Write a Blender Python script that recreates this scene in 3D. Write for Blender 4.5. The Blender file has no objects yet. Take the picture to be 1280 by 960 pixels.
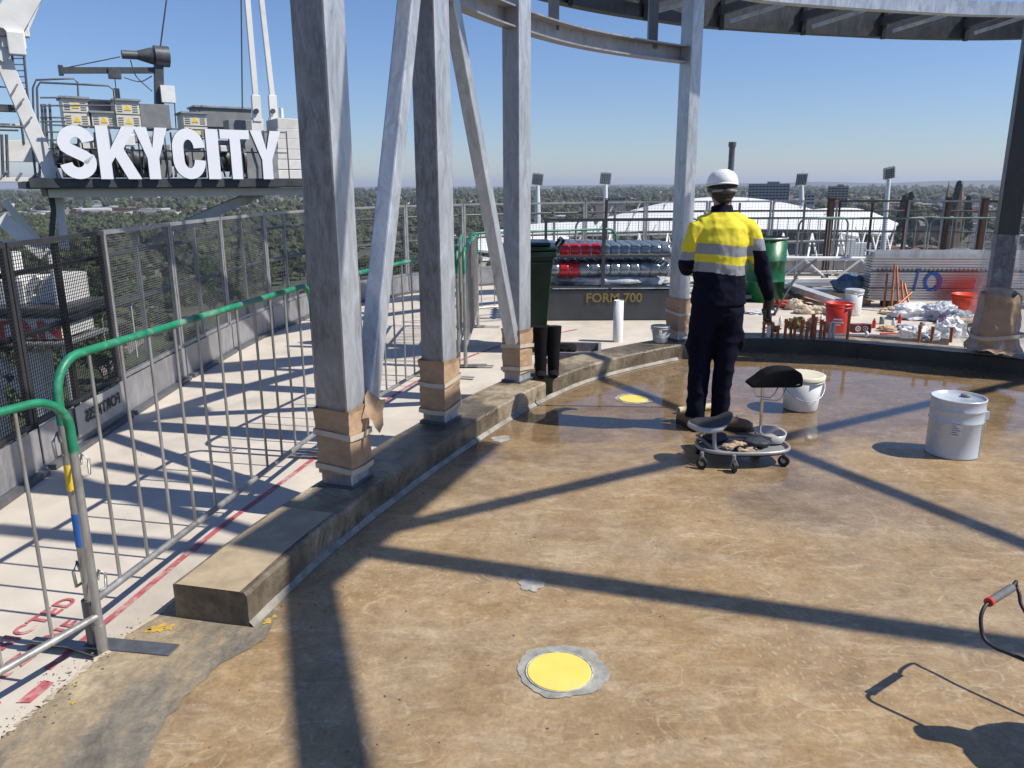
import bpy, bmesh, math, random
import numpy as np
from mathutils import Vector, Matrix, noise
rnd = random.Random(7)
scene = bpy.context.scene
COL = scene.collection
R = math.radians
# ---------------------------------------------------------------- camera, sky, sun, exposure
FPX, CH, PITCH, ROLL = 981.0, 1.70, R(14.27), R(0.25)
cam = bpy.data.objects.new('camera', bpy.data.cameras.new('camera')); COL.objects.link(cam)
cam.data.sensor_width = 36; cam.data.lens = 36 * FPX / 1280
cam.data.clip_start = 0.05; cam.data.clip_end = 60000
cam.matrix_world = Matrix.Translation((0, 0, CH)) @ Matrix.Rotation(math.pi/2 - PITCH, 4, 'X') @ Matrix.Rotation(-ROLL, 4, 'Z')
scene.camera = cam
SUNV = Vector((0.82, -0.17, 1.0)).normalized()          # towards the sun
SX, SY = -0.82, 0.17                                    # shadow shift per metre of height
world = bpy.data.worlds.new("World"); scene.world = world; world.use_nodes = True
wn = world.node_tree.nodes; wl = world.node_tree.links
bg = wn['Background']; bg.inputs[1].default_value = 0.085
sky = wn.new('ShaderNodeTexSky'); sky.sky_type = 'NISHITA'; sky.sun_disc = False
sky.sun_elevation = math.asin(SUNV.z); sky.sun_rotation = math.atan2(SUNV.x, SUNV.y)
sky.air_density = 1.1; sky.dust_density = 0.1; sky.ozone_density = 3.0; sky.altitude = 60
tint = wn.new('ShaderNodeMix'); tint.data_type = 'RGBA'; tint.blend_type = 'MULTIPLY'; tint.inputs[0].default_value = 1.0
tint.inputs[7].default_value = (0.80, 0.93, 1.25, 1); wl.new(sky.outputs[0], tint.inputs[6]); wl.new(tint.outputs[2], bg.inputs[0])
sl = bpy.data.lights.new('sun', 'SUN'); sl.energy = 5.0; sl.angle = R(0.53); sl.color = (1.0, 0.94, 0.85)
so = bpy.data.objects.new('sun', sl); COL.objects.link(so)
so.rotation_euler = SUNV.to_track_quat('Z', 'Y').to_euler()
vs = scene.view_settings; vs.view_transform = 'Standard'; vs.look = 'None'; vs.exposure = 0.17; vs.gamma = 1.0
try: vs.use_curve_mapping = False
except Exception: pass

# ---------------------------------------------------------------- measuring helpers (pixel of the 1280x960 photo -> place)
def ray(x, y):
    a = (x-640)/FPX; b = (480-y)/FPX
    c, s = math.cos(ROLL), math.sin(ROLL)
    a, b = a*c+b*s, -a*s+b*c
    return Vector((a, math.cos(PITCH)+b*math.sin(PITCH), -math.sin(PITCH)+b*math.cos(PITCH)))
def gz(x, y, z=0.0):
    r = ray(x, y); return Vector((0, 0, CH)) + r*((z-CH)/r.z)
def gy(x, y, Y):
    r = ray(x, y); return Vector((0, 0, CH)) + r*(Y/r.y)

# ---------------------------------------------------------------- materials
MATS = {}
def nodes(name):
    m = bpy.data.materials.new(name); m.use_nodes = True
    nt = m.node_tree; b = nt.nodes['Principled BSDF']
    MATS[name] = m
    return m, nt, b
def noise_node(nt, scale, detail=4, rough=0.55, dist=0.0, coord='Object', stretch=None):
    tc = nt.nodes.new('ShaderNodeTexCoord')
    n = nt.nodes.new('ShaderNodeTexNoise'); n.inputs['Scale'].default_value = scale
    n.inputs['Detail'].default_value = detail; n.inputs['Roughness'].default_value = rough
    n.inputs['Distortion'].default_value = dist
    if stretch:
        mp = nt.nodes.new('ShaderNodeMapping'); mp.inputs['Scale'].default_value = stretch
        if len(stretch) > 3: pass
        nt.links.new(tc.outputs[coord], mp.inputs[0]); nt.links.new(mp.outputs[0], n.inputs['Vector'])
    else: nt.links.new(tc.outputs[coord], n.inputs['Vector'])
    return n
def ramp(nt, src, stops):
    r = nt.nodes.new('ShaderNodeValToRGB'); e = r.color_ramp.elements
    while len(e) < len(stops): e.new(0.5)
    for k, (p, c) in enumerate(stops):
        e[k].position = p; e[k].color = (*(c if hasattr(c, '__len__') else (c, c, c)), 1)
    nt.links.new(src, r.inputs[0]); return r
def mixc(nt, fac, a, b, mode='MIX'):
    m = nt.nodes.new('ShaderNodeMix'); m.data_type = 'RGBA'; m.blend_type = mode
    for i, v in ((0, fac), (6, a), (7, b)):
        if hasattr(v, 'is_output') or hasattr(v, 'links'): nt.links.new(v, m.inputs[i])
        else: m.inputs[i].default_value = v if i == 0 else (*v, 1)
    return m.outputs[2]
def bump(nt, b, src, strength=0.2, dist=0.01):
    bp = nt.nodes.new('ShaderNodeBump'); bp.inputs['Strength'].default_value = strength
    bp.inputs['Distance'].default_value = dist
    nt.links.new(src, bp.inputs['Height']); nt.links.new(bp.outputs[0], b.inputs['Normal'])
def mat(name, col, rough=0.6, metal=0.0, var=0.15, scale=8.0, bmp=0.1, bscale=None, dirt=None, dirt_amt=0.5, coord='Object', stretch=None, trans=0.0, emis=None, bdist=0.01):
    if name in MATS: return MATS[name]
    m, nt, b = nodes(name)
    b.inputs['Roughness'].default_value = rough; b.inputs['Metallic'].default_value = metal
    n = noise_node(nt, scale, 5, 0.6, 0.2, coord, stretch)
    lo = tuple(c*(1-var) for c in col); hi = tuple(min(1, c*(1+var)) for c in col)
    r = ramp(nt, n.outputs[0], [(0.3, lo), (0.7, hi)]); out = r.outputs[0]
    if dirt:
        n2 = noise_node(nt, scale*0.37, 6, 0.65, 0.5, coord)
        f = ramp(nt, n2.outputs[0], [(0.5, 0.0), (0.68, dirt_amt)])
        out = mixc(nt, f.outputs[0], out, dirt)
    nt.links.new(out, b.inputs['Base Color'])
    rr = ramp(nt, n.outputs[0], [(0.25, max(0.02, rough-0.12)), (0.75, min(1, rough+0.12))])
    nt.links.new(rr.outputs[0], b.inputs['Roughness'])
    if bmp:
        nb = noise_node(nt, bscale or scale*3, 4, 0.6, 0, coord); bump(nt, b, nb.outputs[0], bmp, bdist)
    if trans: b.inputs['Transmission Weight'].default_value = trans
    return m
def leafmat(name, c1, c2, c3):
    m, nt, b = nodes(name)
    g = nt.nodes.new('ShaderNodeObjectInfo')
    n = noise_node(nt, 0.35, 4, 0.7)
    r = ramp(nt, n.outputs[0], [(0.3, c1), (0.5, c2), (0.72, c3)])
    hs = nt.nodes.new('ShaderNodeHueSaturation')
    mr = nt.nodes.new('ShaderNodeMapRange'); mr.inputs[3].default_value = 0.65; mr.inputs[4].default_value = 1.35
    nt.links.new(g.outputs['Random'], mr.inputs[0]); nt.links.new(mr.outputs[0], hs.inputs['Value'])
    mr2 = nt.nodes.new('ShaderNodeMapRange'); mr2.inputs[3].default_value = 0.47; mr2.inputs[4].default_value = 0.52
    nt.links.new(g.outputs['Random'], mr2.inputs[0]); nt.links.new(mr2.outputs[0], hs.inputs['Hue'])
    nt.links.new(r.outputs[0], hs.inputs['Color']); nt.links.new(hs.outputs[0], b.inputs['Base Color'])
    b.inputs['Roughness'].default_value = 0.7
    return m

def galv(name, base=(0.50, 0.52, 0.54), brown=(0.25, 0.19, 0.15), amt=0.30, metal=0.35, rough=0.42):
    m, nt, b = nodes(name)
    n = noise_node(nt, 9, 8, 0.7, 1.2, 'Object', (1, 1, 0.35))
    n2 = noise_node(nt, 45, 4, 0.7, 0.5, 'Object', (1, 1, 0.25))
    n3 = noise_node(nt, 2.2, 4, 0.6, 0.3)
    base_r = ramp(nt, n.outputs[0], [(0.32, tuple(c*0.68 for c in base)), (0.5, base), (0.70, tuple(min(1, c*1.28) for c in base))])
    f = ramp(nt, n2.outputs[0], [(0.40, amt*0.25), (0.66, amt)])
    f2 = ramp(nt, n3.outputs[0], [(0.35, 0.25), (0.65, 1.0)])
    mm = nt.nodes.new('ShaderNodeMath'); mm.operation = 'MULTIPLY'
    nt.links.new(f.outputs[0], mm.inputs[0]); nt.links.new(f2.outputs[0], mm.inputs[1])
    c = mixc(nt, mm.outputs[0], base_r.outputs[0], brown)
    nt.links.new(c, b.inputs['Base Color']); b.inputs['Metallic'].default_value = metal
    rr = ramp(nt, n.outputs[0], [(0.3, rough-0.1), (0.7, rough+0.14)]); nt.links.new(rr.outputs[0], b.inputs['Roughness'])
    bump(nt, b, n2.outputs[0], 0.25, 0.004)
    return m

GALV = galv('galvanised_steel', (0.50, 0.535, 0.57), (0.24, 0.2, 0.17), 0.22, 0.45, 0.36)
GALV_OLD_SHADE = galv('weathered_shade_side_steel', (0.31, 0.305, 0.305), (0.10, 0.065, 0.045), 0.8)  # brown patina plus darkening for the shaded camera-side column faces
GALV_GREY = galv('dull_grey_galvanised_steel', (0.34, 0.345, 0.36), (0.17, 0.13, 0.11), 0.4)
GALV_DK = galv('dark_galvanised_steel', (0.13, 0.145, 0.16), (0.12, 0.09, 0.07), 0.5)
TUBE = galv('barrier_tube_steel', (0.42, 0.42, 0.40), (0.24, 0.2, 0.15), 0.5, 0.6, 0.4)
GREEN = mat('green_paint', (0.012, 0.20, 0.10), 0.45, 0, 0.25, 14, 0.05, dirt=(0.45, 0.55, 0.48), dirt_amt=0.5)
DARKM = mat('dark_screen_steel', (0.035, 0.036, 0.04), 0.5, 0.2, 0.3, 6)
WIRE = mat('mesh_wire', (0.17, 0.17, 0.165), 0.5, 0.5, 0.2, 6, 0)
WIRE_DK = mat('dark_mesh_wire', (0.02, 0.02, 0.022), 0.5, 0.3, 0.2, 6, 0)
BROWNP = mat('rust_brown_steel', (0.075, 0.042, 0.026), 0.7, 0.1, 0.35, 5, 0.2)
WHITE = mat('white_paint', (0.78, 0.78, 0.76), 0.4, 0, 0.06, 3, 0.03, dirt=(0.45, 0.42, 0.38), dirt_amt=0.35)
CREAM = mat('cream_cabinet_paint', (0.66, 0.63, 0.54), 0.45, 0, 0.08, 5, 0.03)
GREYB = mat('grey_box_paint', (0.20, 0.21, 0.21), 0.55, 0, 0.15, 4)
BLACK = mat('black_rubber', (0.016, 0.016, 0.017), 0.6, 0, 0.3, 10)
BLACKF = mat('black_fabric', (0.01, 0.01, 0.011), 0.85, 0, 0.3, 30, 0.2)
PAPER = mat('brown_wrapping_paper', (0.40, 0.27, 0.165), 0.75, 0, 0.2, 9, 0.5, 14, bdist=0.02)
TAPE = mat('masking_tape', (0.52, 0.46, 0.37), 0.6, 0, 0.12, 12, 0.3)
WHITEPL = mat('white_plastic', (0.75, 0.75, 0.72), 0.35, 0, 0.05, 6, 0.02, dirt=(0.5, 0.45, 0.38), dirt_amt=0.35)
REDP = mat('red_plastic', (0.55, 0.035, 0.02), 0.35, 0, 0.15, 6)
ORNG = mat('orange_red_plastic', (0.70, 0.07, 0.025), 0.35, 0, 0.12, 6)
BLUEP = mat('blue_paint', (0.02, 0.12, 0.42), 0.5, 0, 0.2, 12)
YELP = mat('yellow_paint', (0.80, 0.55, 0.04), 0.5, 0, 0.15, 12)
COPPER = mat('copper_pipe', (0.42, 0.15, 0.07), 0.45, 0.5, 0.3, 14)
CHROME = mat('chrome', (0.6, 0.6, 0.6), 0.18, 1.0, 0.05, 10, 0)
GLASSY = mat('clear_plastic', (0.22, 0.26, 0.29), 0.10, 0.45, 0.2, 12, 0.2)
CARD = mat('cardboard', (0.50, 0.36, 0.22), 0.8, 0, 0.15, 8, 0.2)
SANDP = mat('pale_paper_sack', (0.60, 0.49, 0.36), 0.8, 0, 0.15, 10, 0.4, bdist=0.02)
FILM = mat('grey_plastic_film', (0.38, 0.41, 0.45), 0.22, 0, 0.4, 9, 0.7, 18, bdist=0.03)
FILMW = mat('white_plastic_film', (0.72, 0.73, 0.74), 0.25, 0, 0.2, 9, 0.7, 18, bdist=0.03)
REDPAINT = mat('red_line_paint', (0.42, 0.10, 0.12), 0.6, 0, 0.3, 30, dirt=(0.58, 0.46, 0.4), dirt_amt=1.0)

# ---------------------------------------------------------------- mesh helpers
class MB:
    def __init__(s): s.v = []; s.f = []; s.mi = []; s.cur = 0; s.sm = []
    def add(s, vs_, fs, smooth=False):
        o = len(s.v); s.v += [Vector(v) for v in vs_]
        for f in fs: s.f.append([i+o for i in f]); s.mi.append(s.cur); s.sm.append(smooth)
        return s
    def box(s, c, d, rot=None):
        c = Vector(c); hx, hy, hz = d[0]/2, d[1]/2, d[2]/2
        p = [Vector((x*hx, y*hy, z*hz)) for x in (-1, 1) for y in (-1, 1) for z in (-1, 1)]
        if rot is not None:
            M = rot if isinstance(rot, Matrix) else Matrix.Rotation(rot, 3, 'Z')
            p = [M @ q for q in p]
        return s.add([q+c for q in p], [(0, 1, 3, 2), (4, 6, 7, 5), (0, 4, 5, 1), (2, 3, 7, 6), (0, 2, 6, 4), (1, 5, 7, 3)])
    def beam(s, a, b, w, h, up=(0, 0, 1)):
        a = Vector(a); b = Vector(b); d = (b-a).normalized(); u = Vector(up)
        if abs(d.dot(u.normalized())) > 0.999: u = Vector((0, 1, 0))
        sd = d.cross(u).normalized(); u = sd.cross(d).normalized()
        p = [e + sd*(i*w/2) + u*(j*h/2) for e in (a, b) for i in (-1, 1) for j in (-1, 1)]
        return s.add(p, [(0, 1, 3, 2), (4, 6, 7, 5), (0, 4, 5, 1), (2, 3, 7, 6), (0, 2, 6, 4), (1, 5, 7, 3)])
    def tube(s, pts, r, n=10, cap=True, closed=False, squash=None):
        pts = [Vector(p) for p in pts]; N = len(pts)
        rs = r if hasattr(r, '__len__') else [r]*N
        prev = None; rings = []
        for i, p in enumerate(pts):
            if closed: t = (pts[(i+1) % N]-pts[i-1])
            else: t = pts[min(i+1, N-1)]-pts[max(i-1, 0)]
            t = t.normalized() if t.length > 1e-9 else Vector((0, 0, 1))
            if prev is None:
                ref = Vector((0, 0, 1)) if abs(t.z) < 0.9 else Vector((1, 0, 0))
                u = (ref - t*ref.dot(t)).normalized()
            else:
                u = (prev - t*prev.dot(t)); u = u.normalized() if u.length > 1e-6 else prev
            prev = u; w = t.cross(u)
            rr = rs[i]; a_, b_ = (rr, rr) if not hasattr(rr, '__len__') else rr
            rings.append([p + u*(math.cos(2*math.pi*k/n)*a_) + w*(math.sin(2*math.pi*k/n)*b_) for k in range(n)])
        vv = [q for rg in rings for q in rg]; ff = []
        for i in range(N if closed else N-1):
            j = (i+1) % N
            for k in range(n): ff.append((i*n+k, i*n+(k+1) % n, j*n+(k+1) % n, j*n+k))
        s.add(vv, ff, True)
        if cap and not closed:
            s.add(rings[0], [list(range(n))[::-1]]); s.add(rings[-1], [list(range(n))])
        return s
    def lathe(s, prof, c=(0, 0, 0), n=28, M=None, smooth=True):
        c = Vector(c); vv = []; ff = []
        for (r, z) in prof:
            for k in range(n):
                q = Vector((math.cos(2*math.pi*k/n)*r, math.sin(2*math.pi*k/n)*r, z))
                if M: q = M @ q
                vv.append(q+c)
        for i in range(len(prof)-1):
            for k in range(n): ff.append((i*n+k, i*n+(k+1) % n, (i+1)*n+(k+1) % n, (i+1)*n+k))
        s.add(vv, ff, smooth)
        pass

        return s
    def prism(s, poly, z0, z1, M=None):
        n = len(poly)
        vv = [Vector((p[0], p[1], z0)) for p in poly]+[Vector((p[0], p[1], z1)) for p in poly]
        if M: vv = [M @ v for v in vv]
        return s.add(vv, [list(range(n))[::-1], list(range(n, 2*n))]+[(i, (i+1) % n, n+(i+1) % n, n+i) for i in range(n)])
    def strip(s, A, B):
        """quads between two point lists"""
        n = len(A); return s.add(list(A)+list(B), [(i, i+1, n+i+1, n+i) for i in range(n-1)])
    def blob(s, c, size, amp=0.15, seed=0, sub=3, freq=2.0, flat=None, smooth=True):
        bm = bmesh.new(); bmesh.ops.create_icosphere(bm, subdivisions=sub, radius=1)
        vv = []
        for v in bm.verts:
            p = v.co.copy(); d = noise.noise(p*freq+Vector((seed*7.3, seed*3.1, 0)))+0.5*noise.noise(p*freq*2.7+Vector((seed, 9, seed)))
            p = p*(1+amp*d*1.6)
            if flat is not None and p.z < flat: p.z = flat
            vv.append(Vector((p.x*size[0], p.y*size[1], p.z*size[2]))+Vector(c))
        ff = [[v.index for v in f.verts] for f in bm.faces]; bm.free()
        return s.add(vv, ff, smooth)
    def mesh(s, name, mats):
        me = bpy.data.meshes.new(name)
        me.from_pydata([tuple(v) for v in s.v], [], s.f); me.update()
        for m in (mats if isinstance(mats, (list, tuple)) else [mats]): me.materials.append(m)
        me.polygons.foreach_set('material_index', s.mi); me.polygons.foreach_set('use_smooth', s.sm)
        return me
    def build(s, name, mats, parent=None, org=None, bevel=0, local=False, fix=True):
        """org / parent: the vertices are given in world space and moved to the object's own origin"""
        if parent is not None and not local:
            M = gmat(parent).inverted(); s.v = [M @ v for v in s.v]
        elif org is not None:
            o_ = Vector(org); s.v = [v-o_ for v in s.v]
        me = s.mesh(name, mats)
        if fix:
            bm = bmesh.new(); bm.from_mesh(me); bmesh.ops.recalc_face_normals(bm, faces=bm.faces); bm.to_mesh(me); bm.free()
        o = bpy.data.objects.new(name, me); COL.objects.link(o)
        if parent is not None: o.parent = parent
        elif org is not None: o.location = org
        if bevel:
            bv = o.modifiers.new('bevel', 'BEVEL'); bv.width = bevel; bv.segments = 2; bv.limit_method = 'ANGLE'
        return o
def lmat(o): return Matrix.Translation(o.location) @ o.rotation_euler.to_matrix().to_4x4()
def gmat(o):
    M = lmat(o)
    while o.parent: o = o.parent; M = lmat(o) @ M
    return M
def tag(o, label=None, cat=None, group=None, kind=None):
    if label: o['label'] = label
    if cat: o['category'] = cat
    if group: o['group'] = group
    if kind: o['kind'] = kind
    return o
def thing(name, label, cat, loc=(0, 0, 0), rz=0.0, group=None):
    o = bpy.data.objects.new(name, None); COL.objects.link(o); o.empty_display_size = 0.2
    o.location = loc; o.rotation_euler = (0, 0, rz); return tag(o, label, cat, group)
def copy_tree(o, parent=None):
    c = o.copy(); COL.objects.link(c); c.parent = parent
    for ch in KIDS(o): copy_tree(ch, c)
    return c
def KIDS(o): return [x for x in COL.objects if x.parent == o]
def dup(o, loc, rz=0.0, label=None, group=None, scale=None):
    c = copy_tree(o); c.location = loc; c.rotation_euler = (0, 0, rz)
    if scale: c.scale = scale
    if label: c['label'] = label
    if group: c['group'] = group
    return c
def text_mesh(txt, size, ext=0.002, off=0.0, space=1.0, align='LEFT'):
    cu = bpy.data.curves.new('lettering', 'FONT'); cu.body = txt; cu.size = size; cu.extrude = ext; cu.offset = off
    cu.space_character = space; cu.align_x = align; cu.resolution_u = 3
    o = bpy.data.objects.new('lettering', cu); COL.objects.link(o)
    dg = bpy.context.evaluated_depsgraph_get(); me = bpy.data.meshes.new_from_object(o.evaluated_get(dg))
    bpy.data.objects.remove(o); return me
def place_text(name, txt, size, M, material, parent=None, **k):
    me = text_mesh(txt, size, **k); me.transform(M if parent is None else gmat(parent).inverted() @ M)
    me.materials.clear(); me.materials.append(material)
    o = bpy.data.objects.new(name, me); COL.objects.link(o)
    if parent: o.parent = parent
    return o
def frame(o, x, y, z=None):
    """matrix with columns x, y, z at o"""
    x = Vector(x).normalized(); y = Vector(y); y = (y - x*y.dot(x)).normalized(); z = x.cross(y)
    M = Matrix((x, y, z)).transposed().to_4x4(); return Matrix.Translation(o) @ M
def catmull(pts, n=8):
    pts = [Vector(p) for p in pts]; out = []
    P = [2*pts[0]-pts[1]]+pts+[2*pts[-1]-pts[-2]]
    for i in range(1, len(P)-2):
        a, b, c, d = P[i-1:i+3]
        for k in range(n):
            t = k/n
            out.append(0.5*((2*b)+(c-a)*t+(2*a-5*b+4*c-d)*t*t+(3*b-a-3*c+d)*t**3))
    out.append(pts[-1]); return out
def offset(pts, d):
    """shift a plan curve sideways (left of travel is +)"""
    out = []
    for i, p in enumerate(pts):
        t = pts[min(i+1, len(pts)-1)]-pts[max(i-1, 0)]; t.z = 0; t.normalize()
        out.append(p+Vector((-t.y, t.x, 0))*d)
    return out
def at_len(pts, s):
    for a, b in zip(pts, pts[1:]):
        L = (b-a).length
        if s <= L or b is pts[-1]: return a+(b-a)*(s/L), (b-a).normalized()
        s -= L
def length(pts): return sum((b-a).length for a, b in zip(pts, pts[1:]))
# ---------------------------------------------------------------- the roof deck
def floor_material():
    m, nt, b = nodes('stained_wet_concrete')
    big = noise_node(nt, 0.8, 6, 0.7, 0.6); mid = noise_node(nt, 3.4, 9, 0.68, 0.5)
    fine = noise_node(nt, 60, 5, 0.7, 0.4)
    c1 = ramp(nt, mid.outputs[0], [(0.26, (0.235, 0.150, 0.070)), (0.43, (0.305, 0.203, 0.097)), (0.57, (0.360, 0.250, 0.130)), (0.74, (0.43, 0.32, 0.185))])
    c2 = ramp(nt, mid.outputs[0], [(0.3, (0.24, 0.168, 0.098)), (0.5, (0.31, 0.228, 0.138)), (0.72, (0.39, 0.30, 0.195))])
    f = ramp(nt, big.outputs[0], [(0.40, 0.0), (0.62, 1.0)])
    c = mixc(nt, f.outputs[0], c1.outputs[0], c2.outputs[0])
    # long trowel and scraper marks in several directions
    prev = c
    # soft trowel patches, then thin curling scratches where a noise field crosses set values
    for ang, sc, st, lo, amt in ((0.5, 2.6, (1, 2.6, 1), .60, .30), (2.2, 4.2, (1, 3.5, 1), .62, .26)):
        tc = nt.nodes.new('ShaderNodeTexCoord'); mp = nt.nodes.new('ShaderNodeMapping')
        mp.inputs['Rotation'].default_value = (0, 0, ang); mp.inputs['Scale'].default_value = st
        nt.links.new(tc.outputs['Object'], mp.inputs[0])
        n = nt.nodes.new('ShaderNodeTexNoise'); n.inputs['Scale'].default_value = sc; n.inputs['Detail'].default_value = 9
        n.inputs['Roughness'].default_value = 0.72; n.inputs['Distortion'].default_value = 0.4
        nt.links.new(mp.outputs[0], n.inputs['Vector'])
        ff = ramp(nt, n.outputs[0], [(lo-.06, 0.0), (lo, amt), (lo+.12, amt*.7)])
        prev = mixc(nt, ff.outputs[0], prev, (0.50, 0.41, 0.28))
    for sc, w0, zs_, dist, off in ((1.1, .0035, 2.3, .3, 0), (2.0, .004, 3.1, .2, 5), (3.1, .005, 1.7, .2, 9), (4.2, .006, 2.7, .3, 13)):
        tc = nt.nodes.new('ShaderNodeTexCoord'); mp = nt.nodes.new('ShaderNodeMapping'); mp.inputs['Location'].default_value = (off, off*.7, 0); mp.inputs['Rotation'].default_value = (0, 0, off)
        mp.inputs['Scale'].default_value = (1, 1.8, 1); nt.links.new(tc.outputs['Object'], mp.inputs[0])
        n = nt.nodes.new('ShaderNodeTexNoise'); n.inputs['Scale'].default_value = sc; n.inputs['Detail'].default_value = .6; n.inputs['Distortion'].default_value = dist
        nt.links.new(mp.outputs[0], n.inputs['Vector'])
        ln = ramp(nt, n.outputs[0], [(.47-w0*1.6, 0), (.47, .9), (.47+w0*1.6, 0), (.53-w0, 0), (.53, .7), (.53+w0, 0)])
        z_ = nt.nodes.new('ShaderNodeTexNoise'); z_.inputs['Scale'].default_value = zs_; z_.inputs['Detail'].default_value = 5; nt.links.new(mp.outputs[0], z_.inputs['Vector'])
        zr = ramp(nt, z_.outputs[0], [(.53, 0), (.62, .5)])
        m2 = nt.nodes.new('ShaderNodeMath'); m2.operation = 'MULTIPLY'; nt.links.new(ln.outputs[0], m2.inputs[0]); nt.links.new(zr.outputs[0], m2.inputs[1])
        prev = mixc(nt, m2.outputs[0], prev, (0.56, 0.48, 0.35))
    g2 = noise_node(nt, 17, 8, .78, .5); gr2 = ramp(nt, g2.outputs[0], [(.33, .78), (.5, 1.0), (.66, 1.2)]); prev = mixc(nt, 1.0, prev, gr2.outputs[0], 'MULTIPLY')
    # footprints / speckle of pale slurry
    vor = nt.nodes.new('ShaderNodeTexVoronoi'); vor.inputs['Scale'].default_value = 42; vor.inputs['Randomness'].default_value = 1
    tc = nt.nodes.new('ShaderNodeTexCoord'); mp = nt.nodes.new('ShaderNodeMapping'); mp.inputs['Scale'].default_value = (1, 0.5, 1); mp.inputs['Rotation'].default_value = (0, 0, 0.6)
    nt.links.new(tc.outputs['Object'], mp.inputs[0]); nt.links.new(mp.outputs[0], vor.inputs['Vector'])
    sp = ramp(nt, vor.outputs[0], [(0.14, 0.38), (0.30, 0.0)])
    zone = noise_node(nt, 1.3, 4, 0.6, 0.6); zr = ramp(nt, zone.outputs[0], [(0.50, 0.0), (0.62, 1.0)])
    mm = nt.nodes.new('ShaderNodeMath'); mm.operation = 'MULTIPLY'; nt.links.new(sp.outputs[0], mm.inputs[0]); nt.links.new(zr.outputs[0], mm.inputs[1])
    prev = mixc(nt, mm.outputs[0], prev, (0.56, 0.45, 0.27))
    # dark stain spots
    d = noise_node(nt, 5.2, 6, 0.7, 0.6); dr = ramp(nt, d.outputs[0], [(0.63, 0.0), (0.76, 0.35)])
    prev = mixc(nt, dr.outputs[0], prev, (0.15, 0.10, 0.065))
    fr = ramp(nt, fine.outputs[0], [(0.3, 0.82), (0.7, 1.16)])
    prev = mixc(nt, 1.0, prev, fr.outputs[0], 'MULTIPLY')
    # wetness: mostly towards the far side of the deck
    tc2 = nt.nodes.new('ShaderNodeTexCoord'); sx = nt.nodes.new('ShaderNodeSeparateXYZ'); nt.links.new(tc2.outputs['Object'], sx.inputs[0])
    mr = nt.nodes.new('ShaderNodeMapRange'); mr.inputs[1].default_value = 3.0; mr.inputs[2].default_value = 6.4
    mr.inputs[3].default_value = -0.24; mr.inputs[4].default_value = 0.34; nt.links.new(sx.outputs['Y'], mr.inputs[0])
    wn_ = noise_node(nt, 0.8, 5, 0.55, 0.9)
    ad = nt.nodes.new('ShaderNodeMath'); ad.operation = 'ADD'; nt.links.new(mr.outputs[0], ad.inputs[0]); nt.links.new(wn_.outputs[0], ad.inputs[1])
    wet = ramp(nt, ad.outputs[0], [(0.46, 0.0), (0.66, 1.0)])
    wc = mixc(nt, 1.0, prev, (0.60, 0.57, 0.55), 'MULTIPLY'); prev = mixc(nt, wet.outputs[0], prev, wc)
    nt.links.new(prev, b.inputs['Base Color'])
    rr = ramp(nt, wet.outputs[0], [(0.0, 0.42), (0.5, 0.20), (1.0, 0.055)])
    ra = nt.nodes.new('ShaderNodeMath'); ra.operation = 'MULTIPLY_ADD'; nt.links.new(mid.outputs[0], ra.inputs[0]); ra.inputs[1].default_value = 0.15
    nt.links.new(rr.outputs[0], ra.inputs[2]); 
    rb = nt.nodes.new('ShaderNodeMath'); rb.operation = 'SUBTRACT'; nt.links.new(ra.outputs[0], rb.inputs[0]); rb.inputs[1].default_value = 0.075
    nt.links.new(rb.outputs[0], b.inputs['Roughness'])
    b.inputs['IOR'].default_value = 1.4
    bn = noise_node(nt, 26, 6, 0.7, 0.3)
    bp = nt.nodes.new('ShaderNodeBump'); bp.inputs['Distance'].default_value = 0.004
    iv = ramp(nt, wet.outputs[0], [(0.0, 0.6), (1.0, 0.04)]); nt.links.new(iv.outputs[0], bp.inputs['Strength'])
    nt.links.new(bn.outputs[0], bp.inputs['Height']); nt.links.new(bp.outputs[0], b.inputs['Normal'])
    return m
FLOOR = floor_material()
def kerb_material():
    m, nt, b = nodes('stained_kerb_concrete')
    mid = noise_node(nt, 5, 8, 0.7, 0.8); st = noise_node(nt, 9, 5, 0.6, 0.3, 'Object', (1, 1, 0.12))
    big = noise_node(nt, 1.1, 3, 0.5, 0.5)
    fin = noise_node(nt, 38, 8, .8, .4); c0 = ramp(nt, mid.outputs[0], [(0.32, (0.12, 0.092, 0.058)), (0.48, (0.27, 0.215, 0.14)), (0.66, (0.48, 0.40, 0.28))]); cf = ramp(nt, fin.outputs[0], [(.36, .35), (.44, .95), (.62, 1.12)]); cc_ = mixc(nt, 1.0, c0.outputs[0], cf.outputs[0], 'MULTIPLY')
    f = ramp(nt, st.outputs[0], [(0.52, 0.0), (0.68, 0.7)])
    c2 = mixc(nt, f.outputs[0], cc_, (0.44, 0.36, 0.24))
    w = ramp(nt, big.outputs[0], [(0.45, 1.0), (0.6, 0.0)])
    c3 = mixc(nt, w.outputs[0], c2, mixc(nt, 1.0, c2, (0.45, 0.44, 0.44), 'MULTIPLY'))
    nt.links.new(c3, b.inputs['Base Color'])
    r = ramp(nt, w.outputs[0], [(0, 0.6), (1, 0.2)]); nt.links.new(r.outputs[0], b.inputs['Roughness'])
    bump(nt, b, fin.outputs[0], 0.8, 0.012); return m
KERB = kerb_material()
KERB_DK = mat('wet_dark_concrete', (0.035, 0.032, 0.028), 0.35, 0, 0.5, 6, 0.4)
KERB_TAN = mat('dry_tan_concrete', (0.40, 0.315, 0.20), 0.8, 0, 0.2, 7, 0.35, dirt=(0.25, 0.2, 0.14), dirt_amt=0.6)
TERR = mat('pale_terrace_membrane', (0.57, 0.515, 0.435), 0.7, 0, 0.10, 3, 0.15, 30, dirt=(0.37, 0.325, 0.26), dirt_amt=0.6)
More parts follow.
